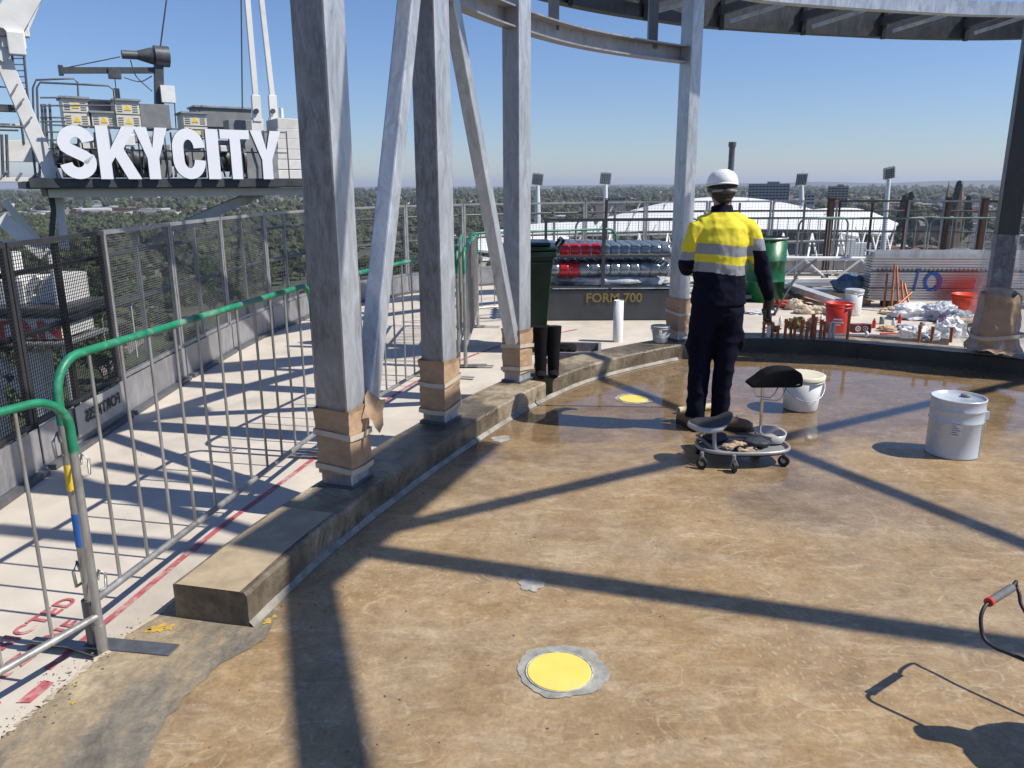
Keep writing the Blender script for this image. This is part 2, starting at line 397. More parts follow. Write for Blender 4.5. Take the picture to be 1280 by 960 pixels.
def apron_material():
    m, nt, b = nodes('patched_apron_concrete')
    n1 = noise_node(nt, 1.9, 8, .72, .4, 'Object', (1.6, .7, 1)); n2 = noise_node(nt, 11, 9, .78, .35); n3 = noise_node(nt, 55, 5, .7)
    a = ramp(nt, n1.outputs[0], [(.34, (.13, .115, .09)), (.46, (.22, .195, .15)), (.55, (.30, .235, .15)), (.68, (.40, .33, .22))])
    c = ramp(nt, n2.outputs[0], [(.3, (.62, .62, .62)), (.5, (1, 1, 1)), (.66, (1.35, 1.3, 1.2))]); d = mixc(nt, 1.0, a.outputs[0], c.outputs[0], 'MULTIPLY')
    e = ramp(nt, n3.outputs[0], [(.3, .8), (.7, 1.15)]); d = mixc(nt, 1.0, d, e.outputs[0], 'MULTIPLY'); nt.links.new(d, b.inputs['Base Color'])
    r = ramp(nt, n1.outputs[0], [(.3, .3), (.6, .7)]); nt.links.new(r.outputs[0], b.inputs['Roughness']); bump(nt, b, n2.outputs[0], .5, .008); return m
APRON = apron_material()
GROUT = mat('pale_grey_grout', (0.32, 0.315, 0.275), 0.7, 0, 0.4, 14, 0.4)

K = catmull([(-1.045, 2.78, 0), (-.902, 3.358, 0), (-.634, 4.133, 0), (-.306, 4.96, 0), (.204, 6.033, 0), (.805, 6.905, 0), (1.75, 7.70, 0),
             (2.36, 7.95, 0), (3.0, 7.88, 0), (3.64, 7.58, 0), (4.63, 6.9, 0), (5.5, 5.9, 0), (6.1, 4.6, 0), (6.4, 2.5, 0), (6.3, 0, 0), (5.5, -3, 0)], 8)
OUT = catmull([(-2.2, -1, 0), (-2.55, 1, 0), (-2.78, 2.5, 0), (-2.93, 4.3, 0), (-3.0, 5.8, 0), (-3.03, 7.5, 0), (-2.97, 9.2, 0), (-2.7, 10.9, 0), (-2.1, 12.3, 0), (-1.1, 13.5, 0),
               (0.6, 14.5, 0), (3, 15.2, 0), (6, 15.2, 0), (9, 14.4, 0), (12, 12.5, 0), (14, 9.5, 0), (15, 5, 0), (15, 0, 0), (13, -4, 0)], 8)
ZT = -0.03
# slab of the terrace with its edge
m = MB(); edge = offset(OUT, 0.35)
poly = [(p.x, p.y) for p in edge]+[(0, -6)]
m.prism(poly[::-1], -0.38, ZT); t = m.build('terrace', TERR); tag(t, kind='structure')
# inner floor
m = MB(); left = [(-1.045, 2.78), (-1.02, 2.72), (-1.19, 2.35), (-1.17, 2.0), (-1.14, 1.6), (-0.9, 0.8), (-0.8, -3)]
pl = [(p.x, p.y) for p in offset(K, 0.02)]+left[::-1]
m.prism(pl[::-1], ZT-0.01, 0.0); f = m.build('floor', FLOOR); tag(f, kind='structure')
# rough apron between the floor and the terrace, with a chipped edge
m = MB(); el = []
a0, a1 = Vector((-1.36, 2.80, 0)), Vector((-1.75, 1.2, 0))
pts_e = [Vector((-1.30, 2.86, 0))]+[Vector((-1.52, 2.70, 0))+Vector((-0.20, -0.62, 0)).normalized()*0.05*i for i in range(40)]
pts_e = [gz(258, 735), gz(225, 748), gz(190, 772)]+[gz(150+(-150)*i/14, 800+(925-800)*i/14) for i in range(15)]+[Vector((-1.75, 0.9, 0)), Vector((-1.6, -2, 0))]
dense = []
for a, b_ in zip(pts_e, pts_e[1:]):
    for k in range(6): dense.append(a.lerp(b_, k/6))
jit = [p+Vector((rnd.uniform(-.009, .009), rnd.uniform(-.009, .009), 0)) for p in dense]
low = [p+Vector((-0.012+rnd.uniform(-.008, .008), 0, ZT-0.004)) for p in jit]
rag_ = [Vector((-2+0, 0, 0))]
sd = []
q5 = [Vector((-0.6, -2, 0)), Vector((-0.95, 0.8, 0)), Vector((-1.08, 1.6, 0)), Vector((-1.125, 2.0, 0)), Vector((-1.14, 2.35, 0)), Vector((-0.97, 2.72, 0))]
for a, b_ in zip(q5, q5[1:]):
    for k in range(22): p = a.lerp(b_, k/22); sd.append(p+Vector((.035*noise.noise(p*5)+.014*noise.noise(p*23), 0, 0)))
poly = jit+sd+[Vector((-0.96, 2.9, 0))]
poly_old = jit+[Vector((-0.6, -2, 0)), Vector((-0.8, 0.8, 0)), Vector((-1.08, 1.6, 0)), Vector((-1.125, 2.0, 0)), Vector((-1.14, 2.35, 0)), Vector((-0.97, 2.72, 0)), Vector((-0.96, 2.9, 0))]
m.add([p+Vector((0, 0, .004)) for p in poly], [list(range(len(poly)))])
m.strip([p+Vector((0, 0, .004)) for p in jit], low)
ap = m.build('concrete_apron', APRON); tag(ap, kind='structure')
m = MB(); A = [p+Vector((-.006, 0, 0.006)) for p in jit[10:96]]; B = [p+Vector((abs(noise.noise(p*9))*.05+.004, 0, .006)) for p in jit[10:96]]
m.strip(A, B); o = m.build('chipped_edge_line', mat('pale_chipped_concrete', (0.5, 0.43, 0.32), 0.8, 0, 0.3, 25)); tag(o, kind='structure')

# kerbs: poured upstands following the inner edge
def kerb(name, pts, w, h, mts, top_i, label, org, z0=ZT, wobble=0.004):
    m = MB(); o_ = offset(pts, w); pr = []
    for i, (a, b_) in enumerate(zip(pts, o_)):
        s_ = (a-b_).normalized(); j = noise.noise(a*4)*wobble*3
        pr.append([a+Vector((0, 0, z0)), a+s_*j+Vector((0, 0, h-.014)), a-s_*.012+s_*j+Vector((0, 0, h+noise.noise(a*6)*wobble)), b_+Vector((0, 0, h+noise.noise(b_*6)*wobble)), b_+Vector((0, 0, z0))])
    vv = [q for r in pr for q in r]; n = len(pr)
    for k in range(4):
        m.cur = top_i if k == 2 else 0
        m.add([r[k] for r in pr]+[r[k+1] for r in pr], [(i, i+1, n+i+1, n+i) for i in range(n-1)])
    m.cur = 0; m.add(pr[0], [(0, 1, 2, 3, 4)]); m.add(pr[-1], [(4, 3, 2, 1, 0)])
    o = m.build(name, mts, None, org); return tag(o, label, 'kerb')
i3 = 34
kerb('kerb', K[:i3], 0.33, 0.15, [KERB, KERB], 1, 'curved stained concrete kerb under the steel columns, ending in a squared block at left', K[0])
j0 = kerb('kerb', K[i3:i3+22], 0.45, 0.15, [KERB, KERB], 1, 'curved kerb length under the grey column behind the worker', K[i3]) if False else None
kerb('kerb', K[i3:54], 0.33, 0.15, [KERB, KERB], 1, 'short kerb length under the slender column left of the worker', K[i3])
kerb('kerb', K[54:], 0.33, 0.15, [KERB_DK, KERB], 1, 'black wet kerb at the far right edge, copper stubs standing on it', K[54])
# fillet of grout at the foot of the left kerb
m = MB(); a = K[:48]; m.strip([p+Vector((0, 0, .03)) for p in offset(a, 0.004)], [p+Vector((0, 0, .003)) for p in offset(a, -0.022)])
o = m.build('grout_fillet', mat('fillet_grout', (0.25, 0.235, 0.195), 0.6, 0, 0.5, 9, 0.4), None, K[0]); tag(o, kind='structure')
# tan screed left bare on the near kerb top
m = MB(); a = K[:11]; m.strip([p+Vector((0, 0, .1535)) for p in offset(a, 0.03)], [p+Vector((0, 0, .1535)) for p in offset(a, 0.315)])
o = m.build('kerb_top_screed', KERB_TAN, None, K[0]); tag(o, kind='structure')

# flush yellow outlets with rings of grout
def disc(name, cx, cy, r, z, material, rag=0.0, n=64, parent=None):
    RG_ = lambda u: 1+rag*(noise.noise(Vector((math.cos(6.283*u)*1.6+cx*9, math.sin(6.283*u)*1.6, 0)))+.35*noise.noise(Vector((math.cos(6.283*u)*7, math.sin(6.283*u)*7, cy))))
    m = MB(); vv = [Vector((cx+math.cos(2*math.pi*k/n)*r*RG_(k/n), cy+math.sin(2*math.pi*k/n)*r*RG_(k/n), z)) for k in range(n)]
    m.add(vv, [list(range(n))]); o = m.build(name, material, parent, None if parent else (cx, cy, 0)); return o
YD = mat('yellow_cap_plastic', (0.80, 0.62, 0.13), 0.5, 0, 0.06, 9, 0.08, dirt=(.66, .56, .26), dirt_amt=.6)
for (px, py, r, lab) in ((699, 840, .118, 'round yellow floor outlet cap in ragged grey grout, nearest the camera'), (792, 499, .118, 'round yellow floor outlet cap half in shade, between kerb and worker')):
    c = gz(px, py)
    t = thing('floor_outlet', lab, 'outlet', (c.x, c.y, 0), group='yellow floor outlets')
    disc('grout_ring', c.x+.012, c.y+.01, r*1.36, .003, GROUT, 0.13, 160, t)
    m = MB(); m.lathe([(r*.99, .0035), (r*1.03, .0035), (r*1.04, .0055), (r*1.005, .005)], (c.x, c.y, 0), 48); m.build('rim', mat('dirty_pale_rim', (0.5, 0.5, 0.45), 0.7, 0, .5, 40), t)
    m = MB(); m.lathe([(0.0001, .006), (r*.95, .006), (r*.97, .005), (r*.975, .003)], (c.x, c.y, 0), 56, smooth=False); m.build('cap', YD, t)
for px, py, r in ((625, 549, .065), (664, 731, .055), (640, 700, .0)):
    if r:
        c = gz(px, py); o = disc('grout_patch', c.x, c.y, r, .003, GROUT, 0.45, 90); tag(o, 'pale grey filler patch on the brown floor '+('near the kerb' if py < 600 else 'above the near yellow outlet'), 'patch')

# painted lines and lettering on the terrace
m = MB()
RL = catmull([(-1.72, 2.55, 0), (-1.65, 2.967, 0), (-1.53, 3.75, 0), (-1.29, 4.87, 0), (-1.02, 6.35, 0), (-.6, 7.6, 0), (0, 8.7, 0), (.8, 9.5, 0)], 6)
m.strip([p+Vector((0, 0, ZT+.004)) for p in offset(RL, .016)], [p+Vector((0, 0, ZT+.004)) for p in offset(RL, -.016)])
o = m.build('red_line_marking', REDPAINT); tag(o, kind='structure')
m = MB(); m.strip([gz(20, 878, ZT+.004), gz(55, 850, ZT+.004)], [gz(38, 878, ZT+.004), gz(68, 853, ZT+.004)]); m.strip([gz(-60, 905, ZT+.004), gz(-5, 872, ZT+.004)], [gz(-45, 912, ZT+.004), gz(2, 878, ZT+.004)])
o = m.build('red_dash_marking', REDPAINT); tag(o, kind='structure')
d1 = (gz(100, 740, 0)-gz(0, 790, 0)); 
for txt, px, py in (('RESTRICTED', 0, 812), ('WORK ZONE', -5, 832)):
    pass
b0 = gz(98, 742, 0); dr = (gz(97, 741, 0)-gz(2, 803, 0)).normalized(); nrm = Vector((-dr.y, dr.x, 0))
o = place_text('stencil_lettering', 'RESTRICTED', .105, frame(b0+Vector((0, 0, ZT+.005)), dr, nrm), REDPAINT, off=.003, ext=.0006, space=1.15, align='RIGHT'); tag(o, kind='structure')
b1 = gz(104, 770, 0)
o = place_text('stencil_lettering', 'WORK ZONE', .105, frame(b1+Vector((0, 0, ZT+.005)), dr, nrm), REDPAINT, off=.003, ext=.0006, space=1.15, align='RIGHT'); tag(o, kind='structure')
for px, py, r in ((196, 787, .026), (212, 786, .018), (184, 790, .012), (335, 778, .018), (343, 772, .01), (92, 880, .009)):
    c = gz(px, py); o = disc('yellow_spray_mark', c.x, c.y, r, .0065, mat('faded_yellow_spray', (.52, .34, .06), .7, 0, .3, 25, .2, dirt=(.25, .2, .14), dirt_amt=.9), 1.1, 40); tag(o, kind='structure')

# ---------------------------------------------------------------- steel columns
def column(pos, tang, label, w=.18, d=.20, h=4.75, lean=0, mt=None, wrap=True, wraph=.43, z0=.15, flap=False, fm=None):
    rz = math.atan2(tang[1], tang[0])-math.pi/2
    t = thing('steel_column', label, 'column', (pos[0], pos[1], z0), rz, 'galvanised steel columns round the kerb')
    m = MB(); m.box((0, 0, h/2), (w, d, h)); m.mi = [0, 0, 1, 0, 0, 0]; m.build('shaft', [mt or GALV, fm or mt or GALV], t, bevel=.012, local=True)  # camera-side face: darker steel on some columns deepens its shade
    if wrap:
        g = .006
        m = MB(); n = 40; rows = 12; zs = [.075+(wraph-.075)*i/rows for i in range(rows+1)]; vv = []
        per = []
        for k in range(n):
            s_ = k/n*4; q = int(s_); u = s_-q; hx, hy = w/2+g, d/2+g
            c4 = [(-hx, -hy), (hx, -hy), (hx, hy), (-hx, hy)]; a, b_ = c4[q], c4[(q+1) % 4]
            per.append(Vector((a[0]+(b_[0]-a[0])*u, a[1]+(b_[1]-a[1])*u, 0)))
        for i, z in enumerate(zs):
            for k, p in enumerate(per):
                ex = .020*abs(noise.noise(Vector((p.x*7+pos[0], p.y*7, z*11))))+(.008 if i in (rows,) else 0)
                zz = z + (noise.noise(Vector((p.x*9, p.y*9, pos[1])))*.012 if i == rows else 0)
                vv.append(p+p.normalized()*ex+Vector((0, 0, zz)))
        m.add(vv, [(i*n+k, i*n+(k+1) % n, (i+1)*n+(k+1) % n, (i+1)*n+k) for i in range(rows) for k in range(n)])
        o = m.build('paper_wrap', PAPER, t, local=True)
        for z in (.085, .27):
            m = MB(); vv = []
            for dz in (0, .03):
                for k, p in enumerate(per): vv.append(p*1.05+p.normalized()*.011+Vector((0, 0, z+dz+.02*math.sin(k/n*6.28+pos[0]*5))))
            m.add(vv, [(k, (k+1) % n, n+(k+1) % n, n+k) for k in range(n)]); m.build('tape', TAPE, t, local=True)
        if flap:
            m = MB(); vv = []
            for i in range(5):
                for j in range(4): vv.append(Vector((w/2+.012+.028*i+.01*math.sin(j*2), .02+.02*math.sin(i*1.3)+.03*j, wraph-.08+.045*j-.012*i+.02*math.sin(i+j))))
            m.add(vv, [(i*4+j, i*4+j+1, (i+1)*4+j+1, (i+1)*4+j) for i in range(4) for j in range(3)], True); m.build('torn_flap', PAPER, t, local=True)
    m = MB(); m.box((0, 0, .007), (w+.03, d+.03, .014)); m.build('base_plate', GALV_DK, t, local=True)
    return t
RIGHTDK = galv('near_black_steel', (.05, .055, .06), (.05, .04, .035), .5)  # near-black steel of the far right column
C1, C2, C3, C4, C5 = (-.90, 3.99), (-.485, 5.12), (.045, 6.235), (1.70, 7.93), (4.47, 7.20)
column(C1, (.3, .95), 'tall galvanised column nearest the camera, brown paper and tape round its foot', mt=GALV, flap=True, fm=GALV_OLD_SHADE)
column(C2, (.42, .91), 'galvanised column second from the camera, between two slanting braces', w=.17, d=.19, mt=GALV, wraph=.43, fm=GALV_OLD_SHADE)
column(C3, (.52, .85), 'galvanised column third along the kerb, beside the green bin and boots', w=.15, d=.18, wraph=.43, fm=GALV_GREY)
column(C4, (.82, .57), 'slender galvanised column directly left of the worker', w=.15, d=.15, wraph=.43)
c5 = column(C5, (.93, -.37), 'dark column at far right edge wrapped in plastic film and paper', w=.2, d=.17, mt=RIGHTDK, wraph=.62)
def brace(a, b_, w, h, label, mt=GALV, name='steel_brace'):
    m = MB(); m.beam(a, b_, w, h, (0.94, -0.34, 0)); o = m.build(name, mt, None, a, bevel=.01); return tag(o, label, 'brace', 'slanting steel braces')
q1 = gy(459, 499, 4.12); q2 = gy(641, 428, 6.13)
brace(tuple(q1), (-.53, 4.99, 3.15), .105, .10, 'slanting galvanised brace rising from the nearest column to the second column')
brace((-.43, 5.25, 3.15), tuple(q2), .10, .09, 'slanting galvanised brace coming down from the second column to the third')
brace((4.6, 7.1, 1.25), (5.35, 6.55, .30), .17, .03, 'grey plate brace slanting down right from the far right column', GALV_DK)
# plastic film round the right column
m = MB(); n = 44; vv = []; rows = 12
for i in range(rows+1):
    z = .10+1.0*i/rows
    for k in range(n):
        a = 2*math.pi*k/n; rr = (.17+.14*(1-i/rows)+.05*noise.noise(Vector((math.cos(a)*1.5, math.sin(a)*1.5, z*2)))+.02*noise.noise(Vector((math.cos(a)*6, math.sin(a)*6, z*9))))
        vv.append(Vector((math.cos(a)*rr*1.15+.10*(1-i/rows), math.sin(a)*rr*.8, z)))
m.add(vv, [(i*n+k, i*n+(k+1) % n, (i+1)*n+(k+1) % n, (i+1)*n+k) for i in range(rows) for k in range(n)], True)
mf, nt, b = nodes('clear_wrap_film'); b.inputs['Roughness'].default_value = .18; b.inputs['Base Color'].default_value = (.7, .7, .72, 1)
fn = noise_node(nt, 9, 6, .7, 1.5); fa = ramp(nt, fn.outputs[0], [(.35, .12), (.6, .30), (.75, .75)]); nt.links.new(fa.outputs[0], b.inputs['Alpha']); bump(nt, b, fn.outputs[0], .8, .02)
m.build('plastic_wrap', mf, c5, local=True)
m = MB(); n = 60; rows = 14; vv = []
for i in range(rows+1):
    u = i/rows; z = .085+.50*u
    for k in range(n):
        a = 2*math.pi*k/n; sq = (abs(math.cos(a))**3+abs(math.sin(a))**3)**(-1/3.)
        rr = .205-.05*u+.022*noise.noise(Vector((math.cos(a)*3, math.sin(a)*3, z*5)))+.014*noise.noise(Vector((math.cos(a)*8, math.sin(a)*8, z*16)))+(.03 if i == 0 else 0)
        vv.append(Vector((math.cos(a)*sq*rr*1.35+.14, math.sin(a)*sq*rr*.95, z+(noise.noise(Vector((math.cos(a)*4, math.sin(a)*4, 3)))*.05 if i in (0, rows) else 0))))
m.add(vv, [(i*n+k, i*n+(k+1) % n, (i+1)*n+(k+1) % n, (i+1)*n+k) for i in range(rows) for k in range(n)], True); m.build('paper_wrap', PAPER, c5, local=True)
m = MB(); vv = []
for z in (.20, .235):
    for k in range(n):
        a = 2*math.pi*k/n; sq = (abs(math.cos(a))**3+abs(math.sin(a))**3)**(-1/3.); vv.append(Vector((math.cos(a)*sq*.30+.14, math.sin(a)*sq*.215, z+.02*math.sin(a*2))))
m.add(vv, [(k, (k+1) % n, n+(k+1) % n, n+k) for k in range(n)]); m.build('tape', TAPE, c5, local=True)

# ---------------------------------------------------------------- overhead steel
def curved_beam(name, pts, prof, mts, label, cat='beam', group=None, parent=None, org=None):
    """prof: (sideways, up) outline swept along pts"""
    m = MB(); n = len(prof); rings = []
    for i, p in enumerate(pts):
        t = pts[min(i+1, len(pts)-1)]-pts[max(i-1, 0)]; t.z = 0; t.normalize(); s_ = Vector((-t.y, t.x, 0))
        rings.append([p+s_*a+Vector((0, 0, b_)) for a, b_ in prof])
    vv = [q for r in rings for q in r]
    m.add(vv, [(i*n+k, i*n+(k+1) % n, (i+1)*n+(k+1) % n, (i+1)*n+k) for i in range(len(rings)-1) for k in range(n)])
    m.add(rings[0], [list(range(n))[::-1]]); m.add(rings[-1], [list(range(n))])
    o = m.build(name, mts, parent, None if parent else (org or pts[0]))
    if not parent: tag(o, label, cat, group)
    return o
def channel(w, h, t=.012): return [(0, 0), (w, 0), (w, t), (t, t), (t, h-t), (w, h-t), (w, h), (0, h)]
KC = offset(K, .19)
seg = [p+Vector((0, 0, 2.80)) for p in offset(K, .29)]
def between(pts, a, b_):
    i = min(range(len(pts)), key=lambda i: (pts[i].xy-Vector(a)).length); j = min(range(len(pts)), key=lambda i: (pts[i].xy-Vector(b_)).length); return pts[i:j+1]
curved_beam('tie_beam', between(seg, (-.9, 4.1), C4), channel(-.10, .15), GALV_GREY, 'curved steel channel running high behind the columns to the slender column')
# outer ring overhead
RG = catmull([(-2.3, 5.2, 3.9), (-1.3, 8.0, 3.9), (.6, 10.6, 3.9), (2.4, 12.0, 3.9), (3.5, 12.5, 3.9), (5.2, 13.0, 3.9), (6.6, 13.3, 3.9), (8.2, 13.3, 3.9), (10.5, 12.6, 3.9), (12.5, 11, 3.9)], 8)
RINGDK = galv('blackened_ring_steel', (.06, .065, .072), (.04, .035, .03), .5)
ring = thing('roof_ring', 'dark curved steel ring girder overhead, across the top right of the sky', 'girder', RG[0])
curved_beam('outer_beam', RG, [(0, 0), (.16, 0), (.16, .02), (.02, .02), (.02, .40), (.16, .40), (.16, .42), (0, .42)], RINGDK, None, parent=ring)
RI = [p+Vector((0, 0, .10)) for p in offset(RG, -1.25)]
curved_beam('inner_beam', RI, channel(.15, .18), GALV, None, parent=ring)
RI2 = [p+Vector((0, 0, .55)) for p in offset(RG, -.5)]
curved_beam('upper_beam', RI2, channel(.15, .2), GALV_DK, None, parent=ring)
L = length(RG); s_ = .7
while s_ < L-.3:
    p, t_ = at_len(RG, s_); n_ = Vector((-t_.y, t_.x, 0))
    m = MB(); m.beam(p+Vector((0, 0, .22)), p-n_*1.22+Vector((0, 0, .2)), .07, .12); m.build('cross_beam', GALV_DK, ring)
    m = MB(); m.box(p-n_*.04+Vector((0, 0, .16)), (.06, .06, .40)); m.build('bracket', DARKM, ring)
    m = MB(); m.beam(p-n_*.25+Vector((0, 0, .04)), p-n_*.8+t_*.5+Vector((0, 0, .2)), .03, .05); m.build('knee_brace', GALV, ring)
    s_ += 1.42
for (px, X) in ((703, 0), (817, 1)):
    p = min(seg, key=lambda q: abs((640+FPX*q.x/(q.y*.969+.25*(CH-q.z)))-px))
    tp = min(RG, key=lambda q: abs((640+FPX*q.x/(q.y*.969+.25*(CH-q.z)))-px))
    m = MB(); m.box((p.x-.05, p.y+.0, (p.z+4.5)/2+.08), (.085, .085, 4.5-p.z-.05)); o = m.build('hanger_post', GALV_DK, None, (p.x, p.y, p.z)); tag(o, 'short steel hanger above the curved channel, '+('left' if X == 0 else 'right')+' one of two', 'post', 'steel hangers')
# unseen beams added over the deck to cast shadows on floor, kerb and terrace
HB = 4.6
def up(x, y, h=HB): return Vector((x-SX*h, y-SY*h, h))
def shadow_beam(a, b_, w, lab, ext=(0, 0), hh=.12):
    A = up(*a); B = up(*b_); d = (B-A).normalized(); A -= d*ext[0]; B += d*ext[1]
    m = MB(); m.beam(A, B, w, hh); o = m.build('shadow_caster_beam', GALV_DK, None, A); return tag(o, lab, 'roof beam')
shadow_beam((-1.00, 3.45), (-.54, 2.0), .15, 'unseen beam added overhead whose shadow runs to the bottom left', (0, 2.5))
shadow_beam((-.78, 3.48), (1.79, 2.67), .14, 'unseen beam added overhead whose shadow crosses the front of the floor', (0, 3))
shadow_beam((-.62, 3.70), (4.5, 6.69), .085, 'thin unseen bar added overhead whose shadow rises to the right', (0, 2), .08)
shadow_beam((.55, 7.40), (2.48, 3.49), .085, 'thin unseen bar added overhead whose shadow falls to the right', (0, 1.5), .08)
shadow_beam((-1.07, 3.22), (-.36, 5.15), .54, 'broad unseen plate added overhead to shade the kerb', (.1, 0), .1)
for q_, ((ax, ay), (bx, by), w_, lab) in enumerate((((0, 655), (285, 682), .13, 'near'), ((60, 585), (330, 662), .10, 'second'), ((-30, 545), (260, 508), .20, 'third'), ((130, 575), (400, 620), .10, 'fourth'), ((210, 462), (400, 446), .42, 'fifth'), ((300, 412), (400, 402), .3, 'sixth'), ((480, 440), (600, 428), .45, 'seventh'))):
    a_, b__ = gz(ax, ay), gz(bx, by); shadow_beam((a_.x, a_.y), (b__.x, b__.y), w_, 'unseen strut added overhead to shade the left terrace, '+lab+' from the camera')
shadow_beam((2.25, 8.15), (4.9, 6.75), .55, 'broad unseen plate added overhead to shade the far kerb', (0, 1.5), .1)
# ---------------------------------------------------------------- protective mesh screens round the edge
def screen_panel(p0, p1, label, dark=False, name='mesh_screen_panel', brown=False):
    L = (p1-p0).length; rz = math.atan2(p1.y-p0.y, p1.x-p0.x); Lfar = p0.y > 9
    t = thing(name, label, 'screen panel', (p0.x, p0.y, ZT), rz, 'mesh screen panels round the roof edge')
    zt = 1.40; fr = DARKM if dark else (BROWNP if brown else GALV_GREY)
    m = MB(); m.beam((0, 0, zt), (L, 0, zt), .035, .03); m.beam((0, 0, .31), (L, 0, .31), .03, .03)
    m.beam((.015, 0, .05), (.015, 0, zt-.016), .035, .03, (0, 1, 0)); m.beam((L-.015, 0, .05), (L-.015, 0, zt-.016), .035, .03, (0, 1, 0))
    m.build('frame', fr, t, local=True)
    m = MB(); m.tube([(0, .05, .84), (L, .05, .84)], .022, 8); m.tube([(0, .05, 1.22), (L, .05, 1.22)], .018, 8); m.build('handrail', DARKM if dark else GALV_DK, t, local=True)
    m = MB(); m.box((L/2, .03, .68), (.04, .03, 1.38)); m.build('post', fr, t, local=True)
    m = MB(); g = .0016
    x = .045
    g = .0018 if dark else .0016
    while x < L-.03: m.box((x, -.012, .855), (2*g, 2*g, 1.06)); x += (.024 if dark else .034) if Lfar is False else .06
    z = .34
    while z < zt-.02: m.box((L/2, -.016, z), (L-.04, 2*g, 2*g)); z += .022 if dark else (.045 if Lfar else .019)
    m.build('wire_mesh', WIRE_DK if dark else WIRE, t, local=True)
    m = MB(); m.box((L/2, -.03, .165), (L-.006, .008, .25)); m.build('toe_board', GALV_GREY, t, local=True)
    m = MB(); m.box((L/2, -.06, .02), (L-.05, .05, .035)); m.build('base_rail', GALV_DK, t, local=True)
    return t
s_ = 0.8; k = 0; LO = length(OUT); PL = 1.22
words = ['dark', 'galvanised']
while s_+PL < LO-6:
    a, _ = at_len(OUT, s_); b_, _ = at_len(OUT, s_+PL-.02)
    a = a.copy(); b_ = b_.copy(); Y = (a.y+b_.y)/2; X = (a.x+b_.x)/2
    dark = Y < 6.3 and X < 0; brown = X > 4.5 and k % 2 == 0  # nearest left panels take a darker steel
    if X < 0 and Y < 11: lab = ('dark' if dark else 'galvanised') + ' mesh screen panel at the left roof edge, number %s from the camera' % ['one', 'two', 'three', 'four', 'five', 'six', 'seven', 'eight', 'nine', 'ten', 'eleven'][min(k, 10)]
    else: lab = ('rust brown' if brown else 'grey')+' mesh screen panel on the far roof edge, ' + ('behind the columns' if X < .6 else 'behind the caged bottles' if X < 2.6 else 'behind the worker' if X < 4.4 else 'behind the metal sheet stack' if X < 7 else 'beyond the right column')
    screen_panel(a, b_, lab, dark, brown=brown); k += 1; s_ += PL
# rusty posts standing beyond the screens
for px, w, dd in ((757, .10, 14.6), (1035, .20, 14.4), (1180, .16, 14.8), (1225, .18, 13.9)):
    p = gy(px, 300, dd); m = MB(); m.box((p.x, p.y, .70), (w*.5, w*.5, 1.45)); m.box((p.x, p.y, 1.44), (w*.6, w*.6, .02)); o = m.build('rusty_post', BROWNP, None, (p.x, p.y, ZT), bevel=.006)
    tag(o, {757: 'brown steel post behind the caged bottles', 1035: 'thick brown post left of the metal sheet stack', 1180: 'brown post behind the metal sheet stack', 1225: 'rust brown post just left of the right column'}[px], 'post')
p = gy(908, 300, 13.9); m = MB(); m.tube([(p.x, p.y, ZT), (p.x, p.y, 2.34)], .05, 14); m.tube([(p.x, p.y, 2.30), (p.x, p.y, 2.38)], .065, 14)
o = m.build('steel_pole', GALV_DK, None, (p.x, p.y, ZT)); tag(o, 'grey pole rising above the helmet of the worker', 'pole')
# plate on the toe board
def facing(px, py, Y): return gy(px, py, Y)
a, _ = at_len(OUT, 0)
q_ = gz(163, 512, .16); cp = Vector((-2.925, q_.y, .165)); dv = Vector((-.03, 1, 0)).normalized()
t = thing('lettered_plate', 'small pale metal plate with dark mirrored lettering on the toe board', 'plate', cp)
m = MB(); m.beam(cp-dv*.33, cp+dv*.33, .21, .006, (1, 0, 0)); m.build('plate', mat('pale_plate', (0.42, 0.43, 0.42), .5, .3), t)
MM = frame(cp+Vector((.006, 0, -.03))+dv*.29, dv, (0, 0, 1)) @ Matrix.Diagonal((-1, 1, 1, 1)) 
place_text('lettering', 'FORTRESS', .115, Matrix.Translation((.004, 0, 0)) @ MM, mat('dark_ink', (.03, .03, .03), .6), parent=t, off=.002, ext=.001)

# ---------------------------------------------------------------- crowd barriers
def make_barrier(label, L=2.2, H=1.14, nb=11):
    t = thing('crowd_barrier', label, 'barrier', (0, 0, ZT), 0, 'green topped crowd barriers')
    r = .13; z0 = .12
    def arc(cx, cz, a0, a1, n=6): return [(cx+r*math.cos(a0+(a1-a0)*i/n), 0, cz+r*math.sin(a0+(a1-a0)*i/n)) for i in range(n+1)]
    m = MB(); m.tube([(0, 0, .03), (0, 0, H-r-.08)], .0155, 10); m.tube([(L, 0, .03), (L, 0, H-r-.08)], .0155, 10); m.tube([(0, 0, z0+.08), (L, 0, z0+.08)], .015, 8); m.build('frame', TUBE, t, local=True)
    m = MB(); m.tube([(0, 0, H-r-.10)]+arc(r, H-r, math.pi, math.pi/2)+arc(L-r, H-r, math.pi/2, 0)+[(L, 0, H-r-.10)], .0165, 10); m.build('top_rail', GREEN, t, local=True)
    for i in range(1, nb+1):
        x = L*i/(nb+1); m = MB(); m.tube([(x, 0, z0+.09), (x, 0, H-.012)], .0070, 6); m.build('bar', TUBE, t, local=True)
    for x in (0.0, L):
        m = MB(); m.box((x, 0, .02), (.045, .55, .006)); m.tube([(x, 0, .01), (x, 0, .16)], .020, 10); m.build('foot', TUBE, t, local=True, bevel=.002)
    m = MB(); m.tube([(-.02, 0, .30), (-.05, 0, .30), (-.055, 0, .36), (-.03, 0, .39), (-.02, 0, .35)], .006, 6); m.build('hook', TUBE, t, local=True)
    m = MB(); m.tube([(-.02, 0, .80), (-.05, 0, .80), (-.055, 0, .86), (-.03, 0, .89), (-.02, 0, .85)], .006, 6); m.build('hook', TUBE, t, local=True)
    return t
